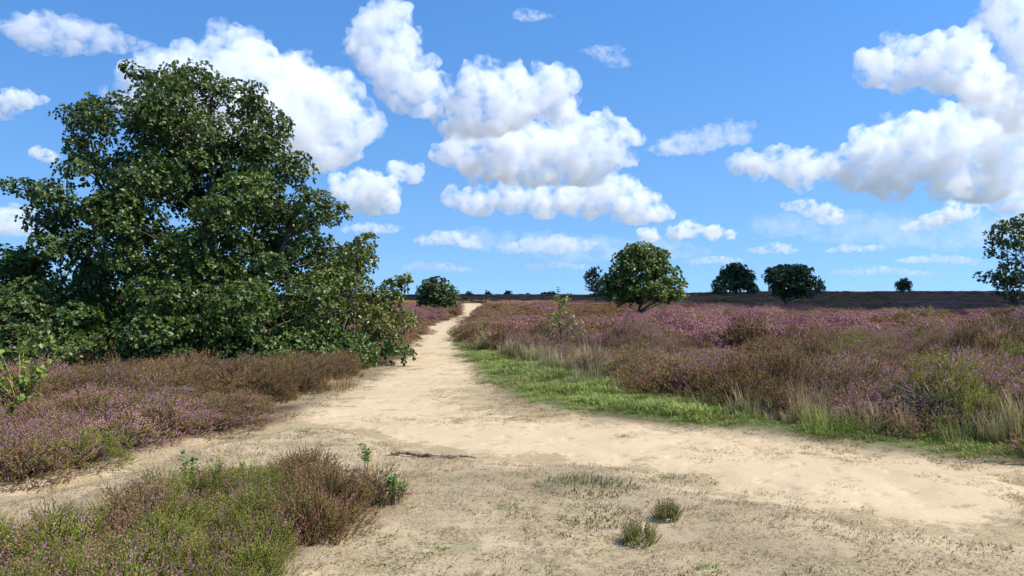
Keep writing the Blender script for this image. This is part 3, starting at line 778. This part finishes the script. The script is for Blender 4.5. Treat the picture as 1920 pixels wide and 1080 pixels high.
    simple('oak_tree', 'tall dark oak behind, left one of the paired trees in shade', [(494,1368,1388),(503,1352,1405),(515,1345,1416),(530,1340,1420),(541,1344,1418)], 290, 1378, 55, 1.4, 2.6, .85, 3.0, 7, OAKD, 55, tr=.5)
    simple('oak_bush', 'low dark bush on the outer side of the tall paired oak', [(526,1335,1352),(538,1329,1362),(551,1330,1364)], 285, 1346, 16, 1.0, 1.8, .8, 3.0, 6, OAKD, 56, tr=.2)
    simple('oak_bush', 'small dark bush between the two paired oaks', [(537,1400,1420),(545,1396,1427),(552,1396,1427)], 287, 1411, 12, .9, 1.5, .8, 3.0, 6, OAKD, 57, tr=.2)
    simple('willow_tree', 'pale grey-green tree peeping out behind the fuller dark oak', [(527,1528,1542),(537,1522,1549),(549,1525,1546)], 300, 1536, 14, 1.0, 1.6, .8, 3.0, 6, (.10, .12, .07), 58, tr=.2)
    simple('oak_tree', 'tiny lone tree with a thin trunk on the horizon', [(522,1690,1700),(528,1682,1708),(536,1679,1711),(544,1682,1709)], 330, 1695, 30, 1.0, 1.8, .8, 3.2, 6, OAKD, 59, tr=.22)
    simple('oak_tree', 'leafy oak cut by the picture edge at the end of the heath', [(405,1935,1985),(420,1870,2030),(445,1836,2060),(470,1842,2070),(495,1850,2070),(520,1836,2070),(545,1845,2070),(565,1850,2060)], 52, 1962, 95, .4, .8, .22, 24, 7, (.07, .11, .026), 60, tr=.18)
    simple('distant_tree', 'small pale far tree above the end of the path', [(547,875,885),(551,873,888),(556,873,888)], 392, 880, 8, 1.0, 1.4, .9, 2.6, 5, (.10, .10, .06), 61, tr=.15)
    simple('distant_tree', 'small dark far tree, first beyond the path end', [(547,911,919),(552,909,922),(557,909,922)], 392, 915, 8, 1.0, 1.4, .9, 2.6, 5, (.05, .065, .035), 62, tr=.15)
    simple('distant_tree', 'small umbrella-shaped far tree, second beyond the path end', [(547,943,958),(551,942,960),(554,945,958)], 392, 951, 8, 1.0, 1.5, .9, 2.6, 5, (.05, .065, .035), 63, tr=.16)
    simple('distant_shrub', 'low grey-green far shrub behind the slender sapling', [(548,1025,1040),(552,1012,1046),(556,1012,1046)], 385, 1030, 14, 1.0, 1.6, .9, 2.4, 5, (.06, .08, .055), 64, tr=.15)
    simple('distant_shrub', 'tiniest dark far shrub on the skyline left of the sapling', [(552,988,992),(555,986,994)], 390, 990, 3, .6, .9, .8, 2.6, 5, (.05, .06, .04), 65, tr=.1)

def build_saplings():
    rg = np.random.default_rng(77)
    # slender sapling in the heather edge
    x, y = gp(1050, 672); z = float(land(x, y)); h = 1.78
    S, K = Soup(), Soup(); one = np.array([.12, .10, .07])
    st = np.array([(0, 0, -.05), (.02, 0, .5), (-.02, .02, 1.0), (.0, 0, 1.4), (-.06, 0, h)]); tube(S, st, [.016, .013, .010, .007, .003], 6, one)
    P, A = [], []
    br = [(.45, -.42, .75), (.5, .50, .95), (.65, -.30, 1.0), (.7, .38, 1.02), (.85, .28, 1.2), (.9, -.22, 1.15), (1.15, .26, 1.62), (1.25, .12, 1.5), (1.35, -.12, 1.55), (.4, .62, .66), (.42, -.6, .70), (.6, .1, .9), (.75, -.1, 1.05)]
    for (z0, dx, z1) in br:
        dy = rg.uniform(-.3, .3); a = np.array([0, 0, z0]); b = np.array([dx, dy, z1]); q = bez(a, (a + b) / 2 + [0, 0, -.03], b, 6); tube(S, q, np.linspace(.007, .002, 6), 4, one)
        for t in np.linspace(.35, 1, 9): P.append(a + (b - a) * t + rg.normal(0, .02, 3)); A.append((b - a))
    for t in np.linspace(.6, 1, 14): P.append(np.array([np.interp(t, [0, .28, .56, .79, 1], st[:, 0]), 0, h * t])); A.append(np.array([0, 0, 1.0]))
    P = np.repeat(np.array(P), 5, 0); A = unit(np.repeat(np.array(A), 5, 0)); n = len(P)
    sp = perp(A, rg); C = np.array([.30, .33, .10]) * rg.uniform(.7, 1.3, (n, 1))
    leaves(K, P, A * .5 + sp, rg.normal(size=(n, 3)) * .5 + [0, 0, .8], .072 * rg.uniform(.7, 1.3, n), C)
    r = bpy.data.objects.new('sapling', None); COL.objects.link(r); r.location = (x, y, z)
    tag(r, 'slender leafy sapling rising out of the heather beside the green verge', 'sapling')
    obj('stem', S.mesh('stem', True), M_BARK, r); obj('leaves', K.mesh('leaves'), M_LEAF, r)
    # leafy sprouts
    def sprout(name, label, px, py, h, w, n, leaf, col, seed, cat='shrub', wood=(.30, .22, .09)):
        rg = np.random.default_rng(seed); x, y = gp(px, py); S, K = Soup(), Soup(); P, A = [], []
        for k in range(n):
            a = rg.uniform(0, 6.28); tip = np.array([math.cos(a) * w * rg.uniform(.3, 1), math.sin(a) * w * rg.uniform(.3, 1), h * rg.uniform(.5, 1)]); b0 = np.array([math.cos(a) * .03, math.sin(a) * .03, -.02])
            q = bez(b0, np.array([tip[0] * .3, tip[1] * .3, tip[2] * .8]), tip, 6); tube(S, q, np.linspace(.007, .002, 6) * (h / .5) ** .5, 4, np.array(wood))
            for t in np.linspace(.35, 1, 7):
                i = t * 5; j = min(int(i), 4); P.append(q[j] + (q[j + 1] - q[j]) * (i - j)); A.append(q[j + 1] - q[j])
        P = np.repeat(np.array(P), 3, 0); A = unit(np.repeat(np.array(A), 3, 0)); m = len(P)
        leaves(K, P, A * .5 + perp(A, rg), rg.normal(size=(m, 3)) * .4 + [0, 0, .9], leaf * rg.uniform(.6, 1.25, m), np.array(col) * rg.uniform(.7, 1.3, (m, 1)), .36)
        r = bpy.data.objects.new(name, None); COL.objects.link(r); r.location = (x, y, float(land(x, y))); tag(r, label, cat)
        obj('stems', S.mesh('stems', True), plant_mat('green_stem', .1), r); obj('leaves', K.mesh('leaves'), M_LEAF, r)
    sprout('oak_seedling', 'bright green oak seedling at the end of the near heather clump', 742, 948, .26, .11, 7, .034, (.13, .23, .035), 1, 'seedling')
    sprout('oak_seedling', 'small bright sprout behind the brown end of the near clump', 690, 880, .28, .08, 4, .036, (.15, .24, .04), 2, 'seedling')
    sprout('oak_seedling', 'dark green leafy sprout standing up at the back of the near clump', 352, 930, .36, .09, 4, .042, (.09, .17, .04), 3, 'seedling')
    sprout('bramble_bush', 'yellow-green bramble with arching stems at the foot of the oak', 40, 775, 1.05, .75, 16, .085, (.19, .25, .035), 4, 'bush')
    sprout('bramble_bush', 'bright bramble shoots at the picture edge above the heather bank', -5, 812, .75, .45, 12, .075, (.17, .25, .035), 5, 'bush')
    sprout('bramble_bush', 'olive bramble thicket in the gap under the oak', 105, 728, 1.1, .9, 22, .09, (.12, .16, .035), 6, 'bush')

# ------------------------------------------------------------------ single small plants and things
def build_small():
    rg = np.random.default_rng(91)
    def put(name, me, mat, px, py, label, cat, s=1.0, sz=1.0, dz=-.015):
        x, y = gp(px, py); o = obj(name, me, mat, None, (x, y, float(ground_z(np.array([x]), np.array([y]))[0]) + dz)); o.scale = (s, s, s * sz); o.rotation_euler = (0, 0, rg.uniform(0, 6))
        tag(o, label, cat); return o
    def small_tuft(seed, r, h):
        g = np.random.default_rng(seed); S = Soup(); n = 170
        u = g.uniform(0, 1, n); ph = g.uniform(0, 6.28, n); ct = 1 - u; st = np.sqrt(1 - ct * ct)
        P = np.stack([r * st * np.cos(ph) * g.uniform(.5, 1, n), r * st * np.sin(ph) * g.uniform(.5, 1, n), .01 + .45 * h * ct], -1)
        D = unit(np.stack([st * np.cos(ph) * .45, st * np.sin(ph) * .45, .9 + 0 * ph], -1) + g.normal(size=(n, 3)) * .12)
        L = g.uniform(.35, .6, n) * h
        top = g.uniform(size=(n, 1)) < .62
        c1 = np.where(top, np.array([.33, .19, .16]), np.array([.26, .23, .07])) * g.uniform(.8, 1.2, (n, 1)); c0 = np.array([.21, .28, .045]) * g.uniform(.7, 1.2, (n, 1))
        florets(S, P, D, L, c0, c1, g, 12, .007); spikes(S, P - D * .04, D, L + .03, np.full(n, .0022), c0 * .6, c0, g)
        return S.mesh('heather_tuft')
    put('heather_tuft', small_tuft(1, .12, .19), M_HEATHER, 1198, 1016, 'small green heather tuft on bare turf, the larger front one of two', 'heather')
    put('heather_tuft', small_tuft(2, .095, .16), M_HEATHER, 1250, 974, 'small brownish heather tuft on bare turf, the back one of two', 'heather')
    put('grass_tuft', tuft_mesh('golden_grass', 31, 130, .20, .62, .0035, .22, (.36, .27, .12), (.58, .44, .24)), M_GRASS, 1515, 797, 'tall golden dry grass tuft at the edge of the heather', 'grass tuft')
    put('grass_tuft', tuft_mesh('green_tall', 32, 190, .34, .42, .004, .4, (.14, .20, .03), (.27, .30, .08)), M_GRASS, 1560, 812, 'tall green grass tuft in front of the golden grass', 'grass tuft')
    put('grass_tuft', tuft_mesh('green_tall2', 36, 150, .26, .36, .004, .5, (.13, .20, .04), (.30, .33, .10)), M_GRASS, 1800, 826, 'green grass tuft under the grey withered heather', 'grass tuft')
    put('grass_tuft', tuft_mesh('orange_grass', 33, 200, .36, .30, .0035, .5, (.30, .19, .06), (.42, .27, .09)), M_GRASS, 632, 728, 'orange-brown grass tuft at the tip of the heather bank', 'grass tuft')
    put('grass_tuft', tuft_mesh('pale_tall', 34, 140, .30, .50, .003, .3, (.20, .24, .08), (.50, .45, .27)), M_GRASS, 1105, 722, 'tall pale seeding grass tuft on the green verge', 'grass tuft')
    put('grass_tuft', tuft_mesh('pale_tall2', 35, 110, .26, .40, .003, .3, (.20, .24, .08), (.50, .45, .27)), M_GRASS, 1010, 700, 'pale grass tuft on the verge left of the sapling', 'grass tuft')
    put('grass_tuft', tuft_mesh('mat', 37, 520, .34, .05, .0035, 1.0, (.13, .15, .04), (.22, .23, .08)), M_GRASS, 1098, 912, 'low olive grass mat in the middle of the bare turf', 'grass tuft', 1.3, 1.0, .0)
    put('grass_tuft', tuft_mesh('mat_b', 47, 300, .26, .045, .0035, 1.0, (.14, .15, .05), (.24, .23, .09)), M_GRASS, 1120, 965, 'fainter olive grass patch in front of the low grass mat', 'grass tuft', 1.2, 1.0, .0)
    put('grass_tuft', tuft_mesh('mat_c', 48, 160, .2, .04, .0035, 1.1, (.17, .14, .06), (.28, .23, .11)), M_GRASS, 1290, 885, 'brown flat grass mat at the turf edge of the sand', 'grass tuft', 1.3, 1.0, .0)
    put('grass_tuft', tuft_mesh('mat2', 38, 90, .12, .05, .003, 1.0, (.13, .14, .04), (.24, .22, .09)), M_GRASS, 1487, 927, 'little grass mat on the open sand', 'grass tuft')
    put('grass_tuft', tuft_mesh('mat3', 39, 90, .13, .05, .003, 1.0, (.10, .12, .03), (.22, .22, .07)), M_GRASS, 1855, 1022, 'dark little grass mat near the picture corner on sand', 'grass tuft')
    for (px, py, lb) in ((690, 1010, 'green weed rosette patch in front of the near heather clump'), (790, 1025, 'small green weed patch on the bare turf'), (735, 1045, 'yellow-green weed patch at the lower edge of the turf')):
        put('weed_patch', tuft_mesh('weed', px, 90, .16, .04, .006, 1.3, (.13, .20, .04), (.22, .28, .07)), M_GRASS, px, py, lb, 'weed')
    # dark broom bush among the heather
    x, y = gp(1885, 690)
    for j, (dx, dy, s) in enumerate(((0, 0, 1.0),)):
        o = obj('broom_bush', bush_mesh('broom', 'dark', 0, 300, 1.0, 1.12, 1200), M_HEATHER, None, (x, y, float(land(x, y)) - .03)); o.scale = (s * 1.25, s, s)
        tag(o, 'dark green broom bush standing among the heather', 'bush')
    # withered grey heather lying open
    S = Soup(); g = np.random.default_rng(8); n = 240
    ph = g.uniform(-.6, 3.7, n); P = np.stack([g.normal(0, .06, n), g.normal(0, .06, n), g.uniform(.05, .2, n)], -1)
    D = unit(np.stack([np.cos(ph), -np.abs(np.sin(ph)) * .8, g.uniform(-.15, .7, n)], -1)); L = g.uniform(.3, .75, n)
    spikes(S, P, D, L, g.uniform(.003, .008, n), np.array([.30, .25, .21]), np.array([.34, .30, .26]), g)
    put('withered_heather', S.mesh('withered'), M_HEATHER, 1745, 800, 'pale grey fan of withered heather stems facing the path', 'heather', 1.0, 1.0, .12)
    S = Soup(); n = 260; g = np.random.default_rng(9); ph = g.uniform(0, 6.28, n); P = np.stack([g.normal(0, .1, n), g.normal(0, .1, n), g.uniform(.1, .25, n)], -1)
    D = unit(np.stack([np.cos(ph), np.sin(ph), g.uniform(0, .6, n)], -1)); L = g.uniform(.3, .7, n); spikes(S, P, D, L, g.uniform(.003, .007, n), np.array([.22, .165, .12]), np.array([.28, .22, .17]), g)
    put('withered_heather', S.mesh('withered_bank'), M_HEATHER, 330, 768, 'grey withered heather stems in the middle of the oak bank', 'heather', 0.55, .5, .22)
    # fallen stick
    x0, y0 = gp(732, 853); x1, y1 = gp(893, 861); S = Soup(); g = np.random.default_rng(3); n = 26
    t = np.linspace(0, 1, n); z = .022 + .012 * np.abs(np.sin(t * 9)); mid = np.stack([x0 + (x1 - x0) * t, y0 + (y1 - y0) * t + .015 * np.sin(t * 11) + .01 * np.sin(t * 23), z], -1)
    rr = (.021 - .012 * t) * (1 + .25 * np.sin(t * 31) + .2 * g.normal(size=n)); rr = np.clip(rr, .005, .03)
    base = np.array([(x0 + x1) / 2, (y0 + y1) / 2, float(ground_z(mid[:, 0], mid[:, 1]).max()) - .012]); tube(S, mid - [base[0], base[1], 0], rr, 8, np.array([.2, .13, .08]))
    F = Soup(); k = slice(13, 22); f = mid[k] - [base[0], base[1], 0]; f = f + np.stack([0 * t[k], -.03 * np.sin(np.linspace(0, 3.0, 9)), 0 * t[k] - .004], -1); tube(F, f, np.linspace(.010, .006, 9), 6, np.array([.2, .13, .08]))
    r = bpy.data.objects.new('fallen_stick', None); COL.objects.link(r); r.location = base; tag(r, 'gnarled brown fallen stick lying on the edge of the sand', 'stick')
    mb = bark_mat('stick_bark', (.10, .045, .022), (.42, .31, .20), 22.0)
    obj('branch', S.mesh('branch', True), mb, r); obj('side_branch', F.mesh('side_branch', True), mb, r)
    # little marker posts by the far path
    for (px, lb) in ((907, 'thin wooden marker post at the far path, nearest the sand'), (914, 'thin wooden marker post at the far path, middle one'), (918.5, 'thin wooden marker post at the far path, outermost one')):
        d = 128.0; x = (px - 960) / FOC * d; S = Soup()
        tube(S, [(0, 0, -.2), (0, 0, .4), (0.005, 0, .72), (0.01, 0, .78), (.012, 0, .785)], [.06, .058, .056, .04, .002], 8, np.array([.3, .25, .18]))
        o = obj('wooden_post', S.mesh('wooden_post'), bark_mat('post_wood', (.22, .17, .11), (.36, .29, .2), 6.0), None, (x, d, float(land(x, d)))); tag(o, lb, 'post')
# ------------------------------------------------------------------ heather
PROTO0, PROTO1, PROTO2, PROTON = {}, {}, {}, {}
def hidden_proto(name, me, mat):
    if not me.materials: me.materials.append(mat)
    return bpy.data.objects.new(name, me)      # not linked: only its mesh is used

MARKS = {
 'clump': [('next to the bright oak seedling', 742, 948), ('next to the small sprout at the back', 690, 880), ('around the dark leafy sprout', 352, 930), ('in the lower picture corner', 40, 1060),
           ('along the bottom picture edge', 380, 1070), ('facing the narrow side path', 190, 985), ('beside the green weed patch', 600, 1030), ('in the middle', 450, 970)],
 'bank': [('next to the arching bramble', 40, 775), ('around the grey withered stems', 330, 768), ('behind the orange grass tuft', 600, 735), ('along the narrow side path', 250, 845),
          ('at the side path near the fork', 450, 790), ('at the picture edge', 0, 890), ('close under the oak foliage', 450, 730)],
 'heath': [('behind the golden dry grass', 1515, 785), ('behind the tall green grass tuft', 1590, 795), ('around the pale withered fan', 1745, 790), ('in front of the dark broom bush', 1860, 730), ('around the slender sapling', 1050, 672),
           ('behind the pale seeding grass', 1130, 700), ('at the picture edge', 1915, 815), ('at the bend of the path', 880, 645), ('along the middle of the green verge', 1260, 745), ('where the green verge narrows', 1400, 768), ('in the second rows behind the verge', 1350, 715)],
}
def where(area, x, y):
    best = min(MARKS[area], key=lambda m: (lambda g: (g[0] - x) ** 2 + (g[1] - y) ** 2)(MARK_XY[m[1:]]))
    return best[0]
MARK_XY = {m[1:]: gp(*m[1:]) for v in MARKS.values() for m in v}

def build_heather():
    rg = np.random.default_rng(5)
    for i, k in enumerate(NAMES):
        two = 2 if k in ('bloom', 'faded', 'brown') else 1
        PROTO0[k] = [bush_mesh('heather_cushion_' + k, k, 0, 10 * i + j, .52, .50, 860, .62, .45) for j in range(two)]
        PROTO1[k] = [bush_mesh('heather_' + k, k, 1, 10 * i + j + 3, .52, .50, 900, .85, .45) for j in range(two)]
        PROTO2[k] = [bush_mesh('heather_far_' + k, k, 2, 10 * i + 7)]
        if two == 1: PROTO0[k] *= 2; PROTO1[k] *= 2
        if k not in ('dead', 'dark'): PROTON[k] = [bush_mesh('heather_near_' + k, 'nearbloom' if k == 'bloom' else k, 0, 10 * i + 5)]
    for d in (PROTO0, PROTO1, PROTO2, PROTON):
        for v in d.values():
            for me in v:
                if not me.materials: me.materials.append(M_HEATHER)
    def bush(kind, lod, x, y, s, sz, label, group):
        me = PROTON[kind][0] if lod < 0 else PROTO0[kind][int(rg.integers(0, 2))]
        o = obj('heather_bush', me, None, None, (x, y, float(land(x, y)) - 0.02))
        o.rotation_euler = (rg.normal(0, .08), rg.normal(0, .08), rg.uniform(0, 6.28)); o.scale = (s, s, s * sz)
        tag(o, label, 'heather', group); return o
    # --- single bushes: the clump by the near fork of the path
    x, y = jgrid(-6, 0.5, 2.6, 9.0, 0.30, rg)
    keep = (sdf(CLUMP, x, y) < -0.10) & (x / np.maximum(y, .1) > -0.80); x, y = x[keep], y[keep]
    LOOK = {'bloom': 'mauve flowering', 'faded': 'pink-brown faded', 'brown': 'rust-brown', 'green': 'fresh green', 'mixed': 'green and pink', 'dead': 'grey withered'}
    HOME = {'clump': 'in the near clump', 'bank': 'below the oak', 'heath': 'on the heath'}
    def words(k, area, x, y):
        w = where(area, x, y); return LOOK[k] + ' heather bush ' + HOME[area] + ' ' + w, LOOK[k] + ' heather ' + HOME[area] + ' ' + w
    for a, b in zip(x, y):
        q = a / b
        r = rg.uniform()
        if q > -0.27: k = 'brown' if r < .45 else ('faded' if r < .8 else 'mixed')
        elif q < -0.50 and b < 5.6: k = 'bloom' if r < .6 else 'mixed'
        else: k = 'green' if r < .36 else ('mixed' if r < .68 else ('bloom' if r < .84 else 'faded'))
        bush(k, -1, a, b, rg.uniform(.56, .86), rg.uniform(.7, 1.2), *words(k, 'clump', a, b))
    # --- single bushes: front of the bank under the oak and front of the right-hand field
    cand_x, cand_y = jgrid(-12, 14, 7.0, 20, 0.58, rg)
    s, v, f, c = zones(cand_x, cand_y)
    tip = (cand_x > -3.5 + .25 * fbm(cand_x, cand_y, 35, 2, 1.0)) & (cand_x < 0) & (cand_y < 19)
    ok = (s > np.where(cand_x < -1.2, .24, .34)) & (v > 0.10) & ~tip & (f > 0.3) & (np.abs(cand_x) < 0.68 * cand_y + .3)
    left = ok & (cand_x < -1.2); right = ok & (cand_x > -1.2)
    used = []
    for sel, area, cap in ((left & (cand_y < 15.5), 'bank', 130), (right, 'heath', 160)):
        ii = np.where(sel)[0]; ii = ii[np.argsort(cand_y[ii] - 0.3 * np.abs(cand_x[ii]))][:cap]
        kk = pick_kind(cand_x[ii], cand_y[ii], 0)
        for i, k in zip(ii, kk):
            kn = NAMES[k]
            if s[i] < 0.55 and rg.uniform() < 0.6: kn = 'green' if cand_x[i] < 0 else 'brown'
            lodn = 0
            big = 1.0 + 0.55 * (cand_x[i] > 0)
            bush(kn, lodn, cand_x[i], cand_y[i], rg.uniform(.75, 1.1) * (1 + .15 * (cand_x[i] > 0)), np.clip(1 + .7 * float(fbm(cand_x[i], cand_y[i], 71, 3, .6)), .5, 1.5) * (.98 if cand_x[i] > 0 else .72), *words(kn, area, cand_x[i], cand_y[i]))
            used.append((cand_x[i], cand_y[i]))
    used = np.array(used)
    # --- the rest of the heath nobody could count
    PX, PY, PS = [], [], []
    for (y0, y1, sp, sc) in ((7, 26, 0.58, 1.0), (26, 46, 0.70, 1.2), (46, 92, 1.0, 1.6)):
        x, y = jgrid(-0.72 * y1 - 3, 0.72 * y1 + 3, y0, y1, sp, rg)
        s, v, f, c = zones(x, y)
        k = (np.abs(x) < 0.72 * y + 3) & (s > np.where(x < -1.2, .26, .36) + 0.004 * y) & (v > 0.12) & (f > 0.35)
        k &= ~((x > -3.5) & (x < 0) & (y < 19)); x, y = x[k], y[k]
        if y0 < 26 and len(used):
            near = np.zeros(len(x), bool)
            for (ux, uy) in used: near |= (np.abs(x - ux) < 0.36) & (np.abs(y - uy) < 0.36)
            x, y = x[~near], y[~near]
        PX.append(x); PY.append(y); PS.append(np.full(len(x), sc))
    x, y, sc = map(np.concatenate, (PX, PY, PS))
    kk = pick_kind(x, y, 0)
    pr = [hidden_proto('heather_' + k, P_[k][j], M_HEATHER) for P_ in (PROTO1, PROTO0) for k in NAMES for j in range(2)]
    gap = fbm(x, y, 72, 3, 0.8) < -0.5 - .4 * sstep(30, 60, y)
    x, y, sc, kk = x[~gap], y[~gap], sc[~gap], kk[~gap]
    idx = kk * 2 + rg.integers(0, 2, len(x)) + np.where(y < 23, 2 * len(NAMES), 0)
    mound = np.clip(0.95 + 0.9 * fbm(x, y, 71, 3, 0.6), .35, 1.7)
    mound = mound * np.where((x < -1.2) & (y < 24), .72, 1.0)
    S = np.stack([sc * rg.uniform(.85, 1.2, len(x))] * 2 + [np.where(y > 26, .95 - .2 * sstep(30, 60, y), 1.0) * mound * rg.uniform(.85, 1.2, len(x))], -1)
    scatter('heather', 'mauve and brown heather covering the open heath', pr, np.stack([x, y, land(x, y) - 0.02], -1), idx, rg.uniform(0, 6.28, len(x)), S)
    PX, PY, PS = [], [], []
    for (y0, y1, sp, sc) in ((92, 255, 2.3, 1.0), (255, 430, 4.0, 1.7)):
        x, y = jgrid(-0.7 * y1, 0.7 * y1, y0, y1, sp, rg)
        s, v, f, c = zones(x, y); k = (np.abs(x) < 0.7 * y) & (s > 1.6)
        PX.append(x[k]); PY.append(y[k]); PS.append(np.full(k.sum(), sc))
    x, y, sc = map(np.concatenate, (PX, PY, PS))
    kk = np.where(fbm(x, y, 66, 3, .05) > 0.35, 1, 2)
    pr = [hidden_proto('heather_far_' + k, PROTO2[k][0], M_HEATHER) for k in NAMES]
    S = np.stack([sc * rg.uniform(.8, 1.3, len(x))] * 2 + [rg.uniform(.6, 1.3, len(x))], -1)
    scatter('far_heather', 'dark far heather out to the horizon', pr, np.stack([x, y, land(x, y) - 0.03], -1), kk, rg.uniform(0, 6.28, len(x)), S)

def build_grass():
    rg = np.random.default_rng(9)
    G = [tuft_mesh('grass_green', 1, 60, .11, .085, .0045, .75, (.17, .225, .045), (.28, .33, .09)), tuft_mesh('grass_bright', 2, 60, .11, .065, .0045, .9, (.20, .275, .045), (.31, .365, .09)),
         tuft_mesh('grass_pale', 3, 30, .08, .30, .003, .35, (.24, .24, .07), (.52, .43, .22)), tuft_mesh('grass_yellow', 4, 40, .11, .04, .0035, .8, (.22, .22, .07), (.34, .30, .12))]
    D = [tuft_mesh('straw', 5, 40, .14, .035, .0028, 1.6, (.30, .23, .12), (.42, .34, .20)), tuft_mesh('straw_brown', 6, 44, .13, .030, .003, 1.7, (.23, .17, .09), (.35, .27, .15)),
         tuft_mesh('straw_olive', 7, 44, .12, .04, .003, 1.2, (.14, .14, .05), (.26, .23, .10)), tuft_mesh('weed_green', 8, 30, .07, .035, .005, 1.2, (.13, .20, .04), (.20, .27, .07))]
    pg = [hidden_proto(m.name, m, M_GRASS) for m in G]; pd = [hidden_proto(m.name, m, M_GRASS) for m in D]
    # verge along the heath side of the path
    x, y = jgrid(-2, 12, 6.5, 34, 0.105, rg); s, v, f, c = zones(x, y)
    s = s + .22 * fbm(x, y, 86, 3, 1.5)
    k = (v < 0.18 + 0.5 * rg.uniform(size=len(x))) & (s > -0.7) & (rg.uniform(size=len(x)) < .12 * sstep(-.7, -.2, s) + .9 * sstep(-0.2, 0.3, s))
    x, y, s, v = x[k], y[k], s[k], v[k]
    r = rg.uniform(size=len(x)); n = fbm(x, y, 81, 3, .9)
    side = sstep(3.2, 5.0, x)
    cl = fbm(x, y, 82, 3, 1.1)
    kk = np.where((v > -0.3) & (s > .45) & (r < .30) & (cl > .15), 2, np.where((s < .22) | (r < .20), 3, np.where((r > .80) | (n > .7), 3, np.where(n > 0, 0, 1))))
    z = rg.uniform(.6, 1.3, len(x)) * (.65 + .8 * sstep(.1, .9, s)) * np.clip(1 + .6 * fbm(x, y, 87, 3, 1.2) + .35 * side, .4, 2.1)
    scatter('grass', 'bright green grass verge between path and heather', pg, np.stack([x, y, ground_z(x, y) - .006], -1), kk, rg.uniform(0, 6.28, len(x)), np.stack([z, z, z], -1))
    # dead grass on the short turf and in mats on the sand
    x, y = jgrid(-6.5, 9, 3.4, 18, 0.105, rg); s, v, f, c = zones(x, y)
    mats = fbm(x, y, 83, 4, .9)
    dens = np.where(f < 0, 0.62 + .4 * mats, 0.16 * (mats > .3) + 0.4 * (mats > .5)) + 0.5 * np.exp(-((x + .2) / 1.2) ** 2 - ((y - 12.6) / 1.8) ** 2) * (mats > -.1)
    dens = dens + 0.3 * (np.abs(s) < .25) * (f > .6)
    tip = (x > -3.6) & (x < -.6) & (y > 12) & (s > 0)
    dens = dens + .8 * tip
    k = (rg.uniform(size=len(x)) < dens) & (c > 0.0) & ((s < 0.1) | (f < 0.1) | tip) & (np.abs(x) < .75 * y + .5)
    x, y, f = x[k], y[k], f[k]
    r = rg.uniform(size=len(x)); g = fbm(x, y, 84, 3, .8)
    kk = np.where((g > .55) & (f < .2) & (r < .55), 2, np.where((g > .8) & (r < .8) & (f < 0), 3, np.where(r < .55, 0, 1)))
    z = rg.uniform(.5, 1.15, len(x))
    scatter('dry_grass', 'dead straw and short dry grass on the sandy turf', pd, np.stack([x, y, ground_z(x, y) - .004], -1), kk, rg.uniform(0, 6.28, len(x)), np.stack([z, z, z], -1))
# ------------------------------------------------------------------ build, large to small
build_ground()
build_clouds()
build_shade_cloud()
build_heather()
build_grass()
build_trees()
build_saplings()
build_small()
